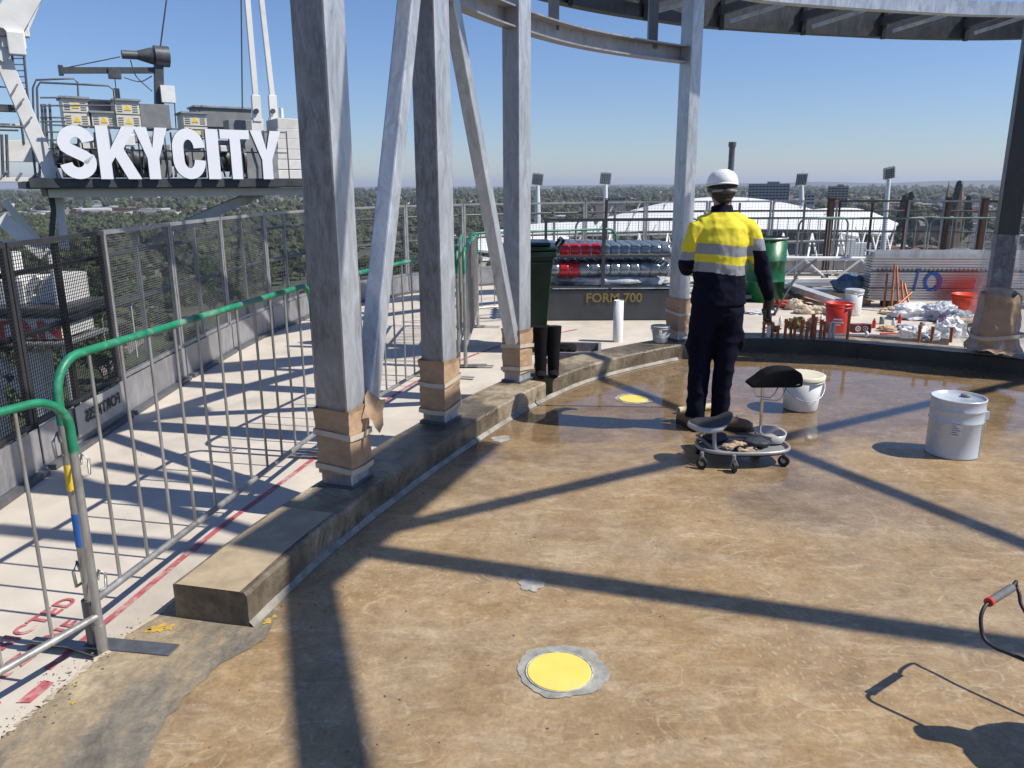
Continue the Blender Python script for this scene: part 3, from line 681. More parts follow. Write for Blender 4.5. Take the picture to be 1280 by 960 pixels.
b0 = make_barrier('crowd barrier along the near kerb, from the column foot towards the camera')
def put(o, a, b_): o.location = (a[0], a[1], ZT if len(a) < 3 else a[2]); o.rotation_euler = (0, 0, math.atan2(b_[1]-a[1], b_[0]-a[0])); return o
put(b0, (-1.60, 2.67), (-1.24, 4.85))
for ch in KIDS(b0):
    pass
def putd(a, b_, lab, **k): return put(dup(b0, (0, 0, 0), 0, lab, **k), a, b_)
putd((-1.21, 4.93), (-.62, 7.0), 'crowd barrier seen between the first and third columns')
nb_ = putd((-1.545, 2.62), (-2.32, .80), 'crowd barrier cut by the left edge of the photo, nearest the camera'); nb_.scale = (1, 1, .905)
for i, (a, c) in enumerate((((-.60, 7.45), (-.75, 9.6)), ((-.52, 7.50), (-.60, 9.65)), ((-.45, 7.45), (-.42, 9.6)))):
    putd(a, c, 'crowd barrier of the bundle behind the slanting brace, '+['outermost', 'middle', 'innermost'][i])
putd((-.55, 9.9), (1.5, 10.9), 'crowd barrier behind the green wheelie bin')
far = [((1.1, 13.6), (3.25, 13.9), 'far crowd barrier behind the caged bottles'), ((3.75, 13.9), (5.9, 14.1), 'far crowd barrier right of the worker, left of the rusty post'),
       ((4.95, 13.75), (7.05, 13.75), 'far crowd barrier behind the metal sheet stack'), ((7.2, 13.75), (9.3, 13.5), 'far crowd barrier beside the right column')]
DULLG = mat('worn_green_paint', (0.12, 0.20, 0.15), .5, .2, .3, 6)
def dull(o):
    for ch in KIDS(o):
        if ch.name.startswith('top_rail'): ch.material_slots[0].link = 'OBJECT'; ch.material_slots[0].material = DULLG
for a, c, lab in far: dull(putd(a, c, lab))

# wear of other paint on the near barrier post
m = MB(); m.tube([(0, 0, .66), (0, 0, .76)], .0165, 10); m.build('yellow_band', YELP, b0, local=True)
m = MB(); m.tube([(0, 0, .44), (0, 0, .57)], .0165, 10); m.build('blue_band', BLUEP, b0, local=True)
m = MB(); m.box((.0, -.15, .036), (.075, .36, .008)); m.tube([(-.0, 0, .03), (0, 0, .22)], .027, 12); o = m.build('ground_plate', GALV_DK, b0, local=True, bevel=.003)

# ---------------------------------------------------------------- cage of bottles (lettered skid)
CG = mat('dark_grey_skid_paint', (0.055, 0.062, 0.07), .45, .1, .2, 4)
y0 = 10.15; xl, xr = .42, 2.12
t = thing('form_cage', 'dark steel cage skid lettered FORM, filled with clear bottles', 'cage', ((xl+xr)/2, y0, ZT))
m = MB(); m.box(((xl+xr)/2, y0, .17), (xr-xl, .012, .38)); m.box(((xl+xr)/2, y0+1.2, .17), (xr-xl, .012, .38)); m.box((xl+.006, y0+.6, .17), (.012, 1.18, .38)); m.box((xr-.006, y0+.6, .17), (.012, 1.18, .38)); m.box(((xl+xr)/2, y0+.6, .02), (xr-xl-.03, 1.17, .01)); m.build('skid', CG, t)
def rect(m, x0, x1, z0, z1, y, r=.02):
    m.beam((x0, y, z0), (x1, y, z0), r*2, r*2); m.beam((x0, y, z1), (x1, y, z1), r*2, r*2)
    m.beam((x0, y, z0-r), (x0, y, z1+r), r*1.96, r*1.96, (0, 1, 0)); m.beam((x1, y, z0-r), (x1, y, z1+r), r*1.96, r*1.96, (0, 1, 0))
m = MB(); xm = xl+.76
for yy in (y0+.02,): rect(m, xl+.02, xr-.02, .40, 1.26, yy, .018); m.beam((xl+.02, yy+.002, .80), (xr-.02, yy+.002, .80), .03, .03); m.beam((xm, yy-.003, .4), (xm, yy-.003, 1.24), .045, .045, (0, 1, 0))
for xx in (xl+.02, xr-.02): m.beam((xx, y0, .80), (xx, y0+1.2, .80), .03, .03)
m.build('cage_frame', CG, t)
m = MB(); m.box(((xl+xr)/2-.38, y0-.012, .392), (.72, .01, .012)); m.box(((xl+xr)/2+.42, y0-.012, .392), (.8, .01, .012)); m.build('edge_trim', GALV, t)
place_text('lettering', 'FORM 700', .165, frame(Vector((.96, y0-.012, .215)), (1, 0, 0), (0, 0, 1)), mat('ochre_stencil', (0.24, 0.165, 0.045), .6), parent=t, off=.003, ext=.002)
RB = mat('red_tube_plastic', (.45, .02, .03), .2, .1)
MXA = Matrix(((0, 0, 1, 0), (1, 0, 0, 0), (0, 1, 0, 0), (0, 0, 0, 1)))
def ribbed(x0, x1, y, z, name, r=.095, period=.135, mt=GLASSY, parent=None):
    m = MB(); pr = [(.001, x0), (r*.6, x0)]; n = max(1, round((x1-x0)/period)); per = (x1-x0)/n
    for i in range(n):
        for u, k in ((.04, .86), (.10, .97), (.18, 1.0), (.34, .97), (.42, 1.0), (.58, .97), (.66, 1.0), (.84, .98), (.93, .86)): pr.append((r*k, x0+(i+u)*per))
    pr += [(r*.6, x1), (.001, x1)]; m.lathe(pr, (0, y, z), 16, MXA); return m.build(name, mt, parent, None if parent else (x0, y, z))
for lev, (z, rows_) in enumerate(((.62, 4), (.86, 4))):
    for row in range(rows_):
        y = y0+.16+row*.21; xs = xl+.07; xe = xr-.06
        o = ribbed(xs, xe, y, z, 'ribbed_tube'); tag(o, 'clear shiny ribbed plastic tube lying in the dark cage, %s layer, %s' % (['lower', 'upper'][lev], ['front row', 'second row', 'third row', 'back row'][row]), 'plastic tube', 'ribbed tubes in the cage')
        if row == 0: ribbed(xs+[.13, .13][lev], xs+[.40, .67][lev], y, z, 'red_sleeve', .098, .135, RB, o)
m = MB(); m.blob(((xl+xr)/2+.02, y0+.52, .46), (.80, .5, .13), .10, 3, 4, 3, -.7); o = m.build('plastic_wrapped_pallet', FILM, None, ((xl+xr)/2, y0+.5, .1)); tag(o, 'grey plastic film bundle under the bottles in the cage', 'wrapped load')

# ---------------------------------------------------------------- wheelie bin
t = thing('wheelie_bin', 'dark green wheelie bin behind the third column', 'bin', (.16, 8.35, ZT))
t.scale = (1, 1, 1.06)
GRB = mat('bin_green_plastic', (0.005, 0.024, 0.011), .35, 0, .15, 6)
m = MB(); a = [(-.19, -.22), (.19, -.22), (.19, .22), (-.19, .22)]; b4 = [(-.27, -.31), (.27, -.31), (.27, .31), (-.27, .31)]
vv = [Vector((x, y, .06)) for x, y in a]+[Vector((x, y, 1.0)) for x, y in b4]
m.add(vv, [(3, 2, 1, 0), (0, 1, 5, 4), (1, 2, 6, 5), (2, 3, 7, 6), (3, 0, 4, 7)]); m.box((0, 0, .98), (.60, .68, .06)); m.box((0, 0, .90), (.565, .64, .03)); m.build('body', GRB, t, local=True, bevel=.02)
m = MB(); m.prism([(-.30, -.34), (.31, -.34), (.31, .34), (-.30, .34)], 1.015, 1.05); m.prism([(-.22, -.28), (.24, -.28), (.24, .28), (-.22, .28)], 1.05, 1.09); m.build('lid', GRB, t, local=True, bevel=.02)
m = MB(); m.tube([(.30, -.26, 1.0), (.37, -.26, 1.10), (.37, .26, 1.10), (.30, .26, 1.0)], .018, 8); m.build('handle', GRB, t, local=True)
for y in (-.3, .3):
    m = MB(); m.tube([(.22, y-.02, .10), (.22, y+.02, .10)], .1, 18); m.build('wheel', BLACK, t, local=True)

# ---------------------------------------------------------------- rubber boots, dolly, pipe, small bucket
t = thing('rubber_boots', 'pair of black rubber boots standing on the kerb by the third column', 'boots', tuple(gz(684, 471, .15)))
for dx, dy in ((-.055, 0), (.052, .02)):
    m = MB(); m.tube([(dx, dy, .02), (dx, dy, .10), (dx, dy+.01, .2), (dx, dy+.015, .34), (dx, dy+.02, .42)], [(.045, .04), (.048, .042), (.052, .055), (.062, .062), (.066, .066)], 18)
    m.tube([(dx, dy+.03, .03), (dx, dy-.06, .035), (dx, dy-.12, .025)], [(.03, .045), (.03, .045), (.018, .03)], 14); m.build('boot', BLACKF, t, local=True)
t = thing('steel_dolly', 'low grey steel box dolly with a dark castor beside the black boots', 'dolly', (0.62, 7.55, ZT), -.12)
m = MB(); m.box((0, -.25, .12), (.50, .03, .12)); m.box((0, .25, .12), (.50, .03, .12)); m.box((-.24, 0, .12), (.03, .47, .12)); m.box((.24, 0, .12), (.03, .47, .12)); m.box((0, 0, .09), (.44, .46, .01)); m.build('tray', galv('dolly_steel', (.3, .31, .32), (.2, .08, .04), .8), t, local=True, bevel=.004)
for x, y in ((-.18, -.2), (.18, -.2), (-.18, .2), (.18, .2)):
    m = MB(); m.tube([(x-.015, y, .04), (x+.015, y, .04)], .04, 14); m.build('wheel', BLACK, t, local=True)
m = MB(); m.blob((-.1, 0, .16), (.11, .15, .05), .3, 2, 3); m.build('dark_cloth', BLACKF, t, local=True)
p = gz(772, 427, ZT); m = MB(); m.lathe([(.056, 0), (.056, .47), (.050, .47), (.050, .02)], (0, 0, 0), 28)
o = m.build('pipe_stub', WHITEPL, local=True); o.location = p; tag(o, 'white plastic pipe stub standing upright in front of the lettered cage', 'pipe')
def bucket(name, p, r0, r1, h, material, label, lid=None, rim=True, handle=True, label_m=None, cat='bucket', hang=1, seed=0):
    t = thing(name, label, cat, p)
    m = MB(); pr = [(.001, .004), (r0*.95, .004), (r0, .012), (r1, h), (r1*.97, h), (r0*.95, .02), (.001, .018)]
    m.lathe(pr, (0, 0, 0), 40); m.build('pail', material, t, local=True)
    if rim:
        m = MB()
        for z in (h*.97, h*.86): q = r0+(r1-r0)*z/h; m.lathe([(q, z-.008), (q+.010, z-.006), (q+.011, z+.006), (q, z+.009)], (0, 0, 0), 40)
        m.build('rim', material, t, local=True)
    if lid:
        m = MB(); m.lathe([(r1+.013, h-.022), (r1+.015, h+.006), (r1+.004, h+.012), (r1*.93, h+.006), (.001, h+.008)], (0, 0, 0), 40); m.build('lid', lid, t, local=True)
    if handle:
        m = MB(); pts = [(math.cos(a)*(r1+.012), math.sin(a)*(r1+.02)*hang, h*.88-.5*h*math.sin(a)) for a in [math.pi*i/14 for i in range(15)]]
        m.tube([(x, -abs(y), z) for x, y, z in pts], .0028, 6); m.build('wire_handle', GALV, t, local=True)
    return t
bucket('small_bucket', gz(825, 428, .15), .072, .088, .17, mat('grimy_white_plastic', (.55, .53, .48), .5, 0, .2, 9, dirt=(.2, .15, .1), dirt_amt=.8), 'small grimy white bucket on the kerb beside the slender column')

# ---------------------------------------------------------------- white pail with lid, metal drum
bucket('lidded_pail', gz(1000, 511), .125, .152, .27, WHITEPL, 'white plastic pail with cream lid behind the rolling stool', lid=mat('cream_lid_plastic', (.70, .64, .47), .45, 0, .06, 6))
PT = mat('pale_blue_grey_tin', (0.50, 0.55, 0.60), .3, .1, .04, 4, .02, dirt=(.6, .6, .6), dirt_amt=.3)
pc = gz(1189, 566); t = thing('paint_drum', 'pale grey metal paint drum standing alone on the floor at right', 'drum', pc)
m = MB(); r = .158; h = .375; pr = [(.001, .006), (r*.96, .006), (r*.96, 0), (r, .003), (r*.985, .012), (r*.975, h*.60), (r*.99, h*.61), (r*1.015, h*.625), (r*.99, h*.64), (r*.985, h*.80), (r*1.0, h*.81), (r*1.025, h*.825), (r*1.0, h*.84), (r, h*.97), (r*1.02, h*.985), (r*1.02, h)]
m.lathe(pr, (0, 0, 0), 56); m.build('shell', PT, t, local=True)
m = MB(); m.lathe([(r*1.02, h), (r*1.0, h+.006), (r*.965, h+.004), (r*.95, h-.008), (.001, h-.007)], (0, 0, 0), 56); m.build('lid', PT, t, local=True)
m = MB(); m.lathe([(.03, h-.007), (.03, h+.008), (.026, h+.012), (.001, h+.012)], (.06, .03, 0), 20); m.build('spout_cap', GREYB, t, local=True)
m = MB(); m.box((r*1.03*math.cos(-.35), r*1.03*math.sin(-.35), h*.72), (.03, .03, .05)); m.tube([(r*1.03*math.cos(a), r*1.03*math.sin(a)-.004, h*.72-.10*math.sin((a+.35)/(3.14-.7)*-3.14)*-1 if False else h*.72-.12*math.sin(max(0, min(1, (-a-.35)/2.44))*math.pi)) for a in [-.35-2.44*i/16 for i in range(0)]] or [(r*1.06, -.02, h*.72), (r*1.10, -.03, h*.6), (r*1.07, -.04, h*.5)], .003, 6); m.build('handle_lug', PT, t, local=True)
m = MB(); a = -1.98; M = Matrix.Rotation(a+math.pi/2, 4, 'Z')
vv = []
for i in range(7):
    aa = -2.02+.30*(i/6-.5)*1.35
    for z in (.15, .25): vv.append(Vector((math.cos(aa)*(r*.985+.0015), math.sin(aa)*(r*.985+.0015), z)))
m.add(vv, [(2*i, 2*i+2, 2*i+3, 2*i+1) for i in range(6)]); m.build('paper_label', mat('label_paper', (.62, .64, .66), .6), t, local=True)
for k in range(6):
    m = MB(); vv = []; w_ = [.24, .13, .2, .27, .16, .22][k]
    for i in range(5):
        aa = -2.2+w_*i/4*1.15
        for z in (.235-k*.014, .240-k*.014): vv.append(Vector((math.cos(aa)*(r*.985+.0028), math.sin(aa)*(r*.985+.0028), z)))
    m.add(vv, [(2*i, 2*i+2, 2*i+3, 2*i+1) for i in range(4)]); m.build('print_line', mat('print_grey', (.12, .12, .13), .6), t, local=True)
m = MB(); aa = -.78; m.beam((math.cos(aa)*r*1.0, math.sin(aa)*r*1.0, .01), (math.cos(aa)*r*1.0, math.sin(aa)*r*1.0, h*.6), .004, .004); m.build('seam', PT, t, local=True)

# ---------------------------------------------------------------- handle of a tool at the right edge, and an unseen shadow caster beside it
t = thing('mixer_handle', 'black bent wire handle with grey and red grip at the right edge', 'handle', (1.75, 2.2, 0))
g1 = Vector((1.546, 2.291, .382)); g2 = Vector((1.683, 2.394, .374)); d = g2-g1
m = MB(); m.tube([g1, g2], .0135, 14); m.build('grip', mat('grey_foam_grip', (.12, .12, .13), .7, 0, .3, 60, .4), t)
m = MB(); m.tube([g1-d*.06, g1+d*.04], .0148, 14); m.build('grip_ring', REDP, t)
m = MB(); m.tube(catmull([g1, (1.515, 2.268, .372), (1.496, 2.245, .343), (1.494, 2.213, .298), (1.515, 2.18, .284), (1.54, 2.151, .283), (1.60, 2.08, .28), (1.75, 1.92, .27), (1.95, 1.72, .2), (2.0, 1.65, 0)], 6), .0062, 8); m.build('wire', BLACK, t)
m = MB(); m.tube(catmull([g2, (1.715, 2.425, .380), (1.744, 2.463, .348), (1.745, 2.442, .326), (1.744, 2.41, .289), (1.77, 2.32, .24), (1.9, 2.14, .2), (2.0, 2.0, 0)], 6), .0062, 8); m.build('wire', BLACK, t)
G_ = gz(1300, 950); c_ = G_+Vector((-SX*.45, -SY*.45, .45)); t = thing('shadow_caster_blob', 'dark blob on a post added unseen past the right edge to cast a rounded shadow', 'shadow caster', (c_.x, c_.y, 0))
m = MB(); m.blob(c_, (.19, .17, .10), .08, 5, 3); m.tube([c_+Vector((-.10, .05, .0)), c_+Vector((-.19, .11, .02)), c_+Vector((-.27, .12, .03))], [.07, .045, .035], 12); m.build('bag', BLACK, t)  # unseen blob added only for the rounded shadow it casts
m = MB(); m.tube([c_, (c_.x, c_.y, .01)], .02, 8); m.tube([(c_.x, c_.y, 0), (c_.x, c_.y, .02)], .12, 20); m.build('stand', BLACK, t)
# ---------------------------------------------------------------- clutter on the far right of the terrace
Z = ZT
DR = mat('drum_green_paint', (0.006, 0.10, 0.035), .35, .1, .15, 6)
c = (3.83, 11.9); t = thing('steel_drum', 'green steel drum standing behind the worker', 'drum', (c[0], c[1], Z))
r = .29; m = MB(); m.lathe([(.001, .01), (r, 0), (r, .30), (r+.012, .31), (r, .32), (r, .60), (r+.012, .61), (r, .62), (r, .93), (r*.97, .93), (r*.97, .90), (.001, .90)], n=36); m.build('shell', DR, t, local=True)
m = MB(); m.lathe([(r-.004, .925), (r+.012, .93), (r+.012, .95), (r-.004, .955)], n=36); m.build('rim', mat('drum_rim_grey', (.3, .33, .3), .4, .4), t, local=True)
# lying white lattice truss
t = thing('lattice_truss', 'white steel lattice truss lying behind the timber and pipes', 'truss', (3.9, 12.9, Z))
x0, x1 = 3.4, 6.15
m = MB(); m.tube([(x0, 12.95, .52), (x1, 12.9, .50)], .032, 10); m.build('chord', WHITE, t)
m = MB(); m.tube([(x0, 12.85, .10), (x1, 12.8, .10)], .032, 10); m.build('chord', WHITE, t)
n = 6
for i in range(n):
    xa = x0+(x1-x0)*i/n; xb = x0+(x1-x0)*(i+1)/n; za, zb = (.12, .49) if i % 2 == 0 else (.49, .12)
    m = MB(); m.tube([(xa, 12.88, za), (xb, 12.88, zb)], .018, 8); m.build('diagonal', WHITE, t)
# stack of steel deck sheets
t = thing('deck_sheet_stack', 'tall stack of ribbed steel deck sheets with blue painted ring mark', 'sheet stack', (5.08, 11.15, Z), -.09)
SH = mat('bright_ribbed_steel', (.55, .53, .52), .36, .5, .12, 5, .05, stretch=(1, 1, 6))
m = MB(); L = 4.2; zb = 0; k = 0
z = .10
while z < .70:
    m.box((L/2, .15+.004*(k % 3), z+.017), (L-.02*(k % 2), .3, .026)); m.box((L/2, .15, z+.034), (L-.06, .26, .010)); z += .037; k += 1
m.build('sheets', SH, t, local=True, bevel=.002)
m = MB(); m.box((L/2+.02, .14, .785), (L+.04, .44, .012)); m.box((L/2+.02, -.085, .80), (L+.04, .012, .055)); m.box((L/2+.02, -.03, .745), (L+.04, .10, .06)); m.build('top_channel', GALV, t, local=True)
m = MB()
for i in range(70): m.box((.1+i*.058, -.003, .545), (.014, .008, .035))
m.build('rib_ends', GALV_DK, t, local=True)
for x in (.35, 1.9, 3.4):
    m = MB(); m.box((x, .16, .05), (.12, .32, .10)); m.build('timber_bearer', mat('dark_timber', (.07, .05, .035), .8), t, local=True)
for z in (.52, .28):
    m = MB(); m.box((L/2, -.006, z), (L-.02, .012, .012)); m.build('dark_strap', BLACK, t, local=True)
# blue mark: bar and open ring
m = MB(); m.prism([(.60, .24), (.625, .24), (.665, .56), (.64, .56)], 0, .004, Matrix(((1, 0, 0, 0), (0, 0, -1, -.012), (0, 1, 0, 0), (0, 0, 0, 1)))); m.build('blue_mark', BLUEP, t, local=True)
vv = []; N = 26
for i in range(N+1):
    a = R(-75)+R(345)*i/N; w_ = .05 if math.cos(a) < .3 else .075
    for q in (1, 1-w_/.16): vv.append(Vector((.84+math.cos(a)*.125*q+.02, -.017, .375+math.sin(a)*.14*q)))
m = MB(); m.add(vv, [(2*i, 2*i+1, 2*i+3, 2*i+2) for i in range(N)]); m.build('blue_mark', BLUEP, t, local=True)
mr, nt, b = nodes('red_sprayed_patch'); b.inputs['Roughness'].default_value = .5; b.inputs['Base Color'].default_value = (.6, .05, .03, 1)
tc = nt.nodes.new('ShaderNodeTexCoord'); mp = nt.nodes.new('ShaderNodeMapping'); mp.inputs['Location'].default_value = (-1.35*1.6, 0, -.34*4.0); mp.inputs['Scale'].default_value = (1.6, 0, 4.0)
gr = nt.nodes.new('ShaderNodeTexGradient'); gr.gradient_type = 'SPHERICAL'; nt.links.new(tc.outputs['Object'], mp.inputs[0]); nt.links.new(mp.outputs[0], gr.inputs[0])
rp = ramp(nt, gr.outputs[0], [(0, 0), (.9, .75)]); nt.links.new(rp.outputs[0], b.inputs['Alpha'])
m = MB(); m.add([(.9, -.02, .12), (2.1, -.02, .12), (2.1, -.02, .60), (.9, -.02, .60)], [(0, 1, 2, 3)]); m.build('red_spray_patch', mr, t, local=True)
# leaning rusty rods and pipes
t0 = thing('copper_rod_bundle', 'upright rusty orange rods leaning against the sheet stack', 'rods', (5.35, 10.8, Z))
for (a, b_) in (((5.22, 10.7, 0), (5.33, 10.98, .62)), ((5.30, 10.65, 0), (5.36, 10.98, .60)), ((5.10, 10.55, .0), (5.52, 10.8, .26)), ((5.42, 10.75, 0), (5.46, 11.0, .40)), ((5.50, 10.72, 0), (5.50, 10.99, .36)), ((5.16, 10.8, 0), (5.25, 11.0, .5))):
    m = MB(); m.tube([Vector(a)+Vector((0, 0, Z)), Vector(b_)+Vector((0, 0, Z))], .016, 8); m.build('rod', COPPER, t0)
# buckets and tubs
p = gz(1051, 418, Z); p = Vector((p.x, p.y+.12, Z)); bu = bucket('red_bucket', p, .125, .155, .36, REDP, 'red plastic bucket with small white and blue printing, on the terrace', handle=False)
m = MB()
for k_, (w_, z_) in enumerate(((.10, .17), (.13, .135), (.07, .105))):
    vv = []
    for i_ in range(7):
        aa = R(-112)+(i_/6-.5)*w_/.14
        for z in (z_, z_+.018): q_ = .125+.03*z/.36+.0025; vv.append((math.cos(aa)*q_, math.sin(aa)*q_, z))
    m.add(vv, [(2*i_, 2*i_+2, 2*i_+3, 2*i_+1) for i_ in range(6)])
m.build('worn_print', mat('pale_print', (.55, .5, .62), .6), bu, local=True)
bucket('red_tub', Vector((6.26, 10.72, Z)), .17, .205, .25, ORNG, 'bright red round tub beside the right column', handle=False)
bucket('white_tub', Vector((4.60, 10.5, Z)), .105, .11, .34, WHITEPL, 'tall narrow white pail behind the red bucket', handle=False, lid=mat('clear_grey_lid', (.5, .5, .5), .3))
# lengths of channel and timber
def plank(a, b_, w, h, mt, lab, cat='timber', name='plank', grp=None):
    m = MB(); m.beam(a, b_, w, h); o = m.build(name, mt, None, a, bevel=.003); return tag(o, lab, cat, grp)
plank(gz(985, 357, .16), gz(1062, 383, .12), .16, .09, galv('bright_channel_steel', (.6, .6, .6), (.3, .3, .3), .2), 'pale galvanised box section lying slantwise behind the red bucket', 'steel section', 'box_section')
plank(gz(985, 368, .03), gz(1035, 380, .03), .12, .04, CARD, 'brown timber offcut left of the red bucket')
for i, (a, b_, zz, mt, lab) in enumerate((((3.5, 12.3), (5.6, 12.15), .06, GALV, 'long galvanised channel lying under the truss'), ((3.6, 12.05), (5.7, 12.0), .10, BLUEP, 'long blue grey pipe lying in front of the truss'),
        ((3.45, 11.8), (5.5, 11.75), .05, GALV_DK, 'dark steel length lying nearest in front of the truss'), ((3.5, 12.5), (5.3, 12.5), .2, WHITE, 'white board lying on the steel lengths by the truss'))):
    plank((a[0], a[1], zz), (b_[0], b_[1], zz), .14, .06, mt if i != 1 else mat('blue_grey_pipe', (.16, .22, .28), .5), lab, 'steel length', 'steel_length')
# blue wrapped bag, black hose
m = MB(); m.blob((0, 0, .14), (.26, .18, .17), .25, 5, 3, 2.5, -.8); o = m.build('blue_bag', mat('dull_blue_fabric', (.07, .13, .2), .6, 0, .5, 14, .5), local=True); o.location = (5.0, 11.55, Z+.12); tag(o, 'dull blue wrapped bag at the left end of the sheet stack', 'bag')
m = MB(); m.box((5.0, 11.55, .06), (.5, .3, .16)); o = m.build('timber_crate', CARD, None, (5.0, 11.55, Z)); tag(o, 'low brown crate under the dull blue bag', 'crate')
m = MB(); m.tube(catmull([gz(968, 393, Z+.02), gy(975, 380, 10.9), gy(985, 363, 11.3), gy(1000, 340, 11.9), gy(1020, 325, 12.6)], 6), .018, 8); o = m.build('black_hose', BLACK, None, gz(968, 393, Z)); tag(o, 'black hose curving up from the terrace to the truss', 'hose')
def lump(px, py, size, mt, lab, cat, name, amp=.35, seed=1, z=Z, Y=None, sub=4, freq=2.6):
    p = gz(px, py, z); m = MB(); m.blob((0, 0, size[2]*.6), size, amp*.62, seed, sub, freq*.62, -.6, smooth=False); o = m.build(name, mt, local=True); o.location = p; return tag(o, lab, cat)
lump(1142, 398, (.30, .2, .13), FILMW, 'crumpled white plastic sheet in front of the sheet stack', 'plastic sheet', 'white_sheet', .4, 4)
lump(1172, 400, (.24, .16, .14), FILM, 'crumpled grey plastic film behind the white bags', 'plastic film', 'plastic_film', .4, 6)
lump(1195, 405, (.22, .15, .12), FILM, 'crumpled grey film bundle next to the right column', 'plastic film', 'plastic_film', .4, 9)
lump(1188, 422, (.14, .11, .13), FILMW, 'white plastic bag on the kerb between two copper stubs', 'bag', 'plastic_bag', .45, 12, .10)
lump(1140, 422, (.14, .09, .09), FILMW, 'white plastic bag left of the copper stubs at right', 'bag', 'plastic_bag', .45, 15, .10)
lump(1160, 424, (.12, .08, .06), FILM, 'small grey film scrap between the two white bags', 'plastic film', 'plastic_film', .45, 17, .10)
lump(1118, 392, (.20, .14, .06), SANDP, 'flattened tan paper in front of the rods', 'paper', 'paper_sheet', .4, 19)
for i, (px, py, s_, sd) in enumerate(((992, 387, (.11, .08, .10), 21), (1006, 392, (.15, .09, .07), 23), (1024, 392, (.13, .08, .07), 25))):
    lump(px, py, s_, SANDP, 'crumpled tan paper sack left of the red bucket, '+['tallest', 'middle', 'right hand'][i]+' of three', 'sack', 'paper_sack', .4, sd)
lump(950, 392, (.20, .12, .03), FILMW, 'flat white rag by the hand of the worker', 'rag', 'white_rag', .5, 27)
m = MB(); m.lathe([(.10, .0), (.22, .01), (.24, .05), (.20, .07), (.09, .06)], n=30); o = m.build('red_ring', ORNG, local=True); o.location = gz(985, 383, Z); tag(o, 'flat orange red plastic ring left of the paper sacks', 'ring')
m = MB(); m.prism([(-.10, -.09), (.10, -.09), (.10, .09), (-.10, .09)], 0, .13); o = m.build('cardboard_box', CARD, local=True, bevel=.004); o.location = gz(1205, 418, .0)+Vector((0, 0, .05)); tag(o, 'small cardboard box against the wrapped right column', 'box')
# flat timber behind the kerb
m = MB(); m.box((0, 0, .04), (1.5, .12, .08)); o = m.build('kerb_board', GALV_DK, local=True); o.location = (4.05, 8.62, Z); o.rotation_euler.z = -.2; tag(o, 'grey board lying on the terrace behind the small red boxes', 'board')
# small bottles, cans and offcuts among the stubs
ks = [('small_can', 'small grey tin can standing on the terrace among the rubbish', GREYB, .030, .09), ('small_bottle', 'small white bottle standing on the terrace among the rubbish', WHITEPL, .022, .13), ('small_bottle', 'small red bottle standing on the terrace among the rubbish', REDP, .022, .12)]
rk = random.Random(21)
for i, (px, py) in enumerate(((962, 411), (975, 408), (1004, 409), (1012, 412), (1026, 406), (1092, 410), (1102, 405), (1116, 411), (1124, 404), (1152, 412), (1170, 414), (1178, 409))):
    nm, lb, mt_, r_, h_ = ks[i % 3]; m = MB(); m.lathe([(.001, 0), (r_, .002), (r_, h_*.7), (r_*.45, h_*.84), (r_*.45, h_), (.001, h_)] if i % 3 else [(.001, 0), (r_, .002), (r_*.97, h_*.5), (r_, h_), (.001, h_)], n=14); o = m.build(nm, mt_, local=True); o.location = gz(px, py, Z); tag(o, lb, ['can', 'bottle', 'bottle'][i % 3], ['grey tins in the rubbish', 'white bottles in the rubbish', 'red bottles in the rubbish'][i % 3])
for i, (px, py, mt_, nm, lb) in enumerate(((968, 414, BLACK, 'dark_rag', 'small dark rag at the left end of the stub row'), (1108, 414, CARD, 'card_scrap', 'brown card scrap left of the white bags'), (1128, 412, FILM, 'film_scrap', 'grey film scrap just left of the white bag'), (1020, 403, CARD, 'card_scrap', 'torn brown card behind the row of copper stubs'))):
    p = gz(px, py, Z); m = MB(); m.blob((0, 0, .03), (rk.uniform(.06, .10), rk.uniform(.05, .08), .035), .5, 60+i, 3, 2.4, -.7, False); o = m.build(nm, mt_, local=True); o.location = p; tag(o, lb, 'scrap')
# little red boxes with white rings
for i, (px, dx) in enumerate(((1072, 0), (1084, .0))):
    p = gz(px, 417, .15); t = thing('red_carton', 'small dark red carton with white ring mark, '+('left' if i == 0 else 'right')+' of the pair on the kerb', 'carton', (p.x, p.y+.05, .155), [.05, -.5][i])
    m = MB(); m.box((0, 0, .045), (.11, .08, .09)); m.build('carton', mat('maroon_card', (.16, .02, .02), .6), t, local=True, bevel=.002)
    m = MB(); vv = []; N = 24
    for k in range(N):
        a = 2*math.pi*k/N
        for q in (.030, .018): vv.append((math.cos(a)*q, -.0425, .047+math.sin(a)*q))
    m.add(vv, [(2*k, 2*k+1, (2*k+3) % (2*N), (2*k+2) % (2*N)) for k in range(N)]); m.build('ring_mark', WHITEPL, t, local=True)
    m = MB(); m.add([(math.cos(2*math.pi*k/16)*.009, -.0425, .047+math.sin(2*math.pi*k/16)*.009) for k in range(16)], [list(range(16))]); m.build('dot_mark', WHITEPL, t, local=True)
m = MB(); m.tube([(0, 0, .014), (.17, .01, .014)], .012, 10); o = m.build('red_tool', REDP, local=True); o.location = gz(1100, 419, .15)+Vector((0, 0, .003)); tag(o, 'short red handled tool lying on the kerb', 'tool')
m = MB(); m.blob((0, 0, .03), (.02, .02, .03), .1, 3, 2); o = m.build('white_plug', WHITEPL, local=True); o.location = gz(1083, 421, .15); tag(o, 'tiny white plug on the kerb below the red cartons', 'plug')
m = MB(); m.blob((0, 0, .07), (.10, .05, .07), .4, 31, 3, 3, -.9, False); o = m.build('olive_gloves', mat('olive_cloth', (.14, .12, .03), .8, 0, .5, 20), local=True); o.location = gz(995, 413, .15); tag(o, 'crumpled olive yellow gloves among the copper stubs', 'gloves')
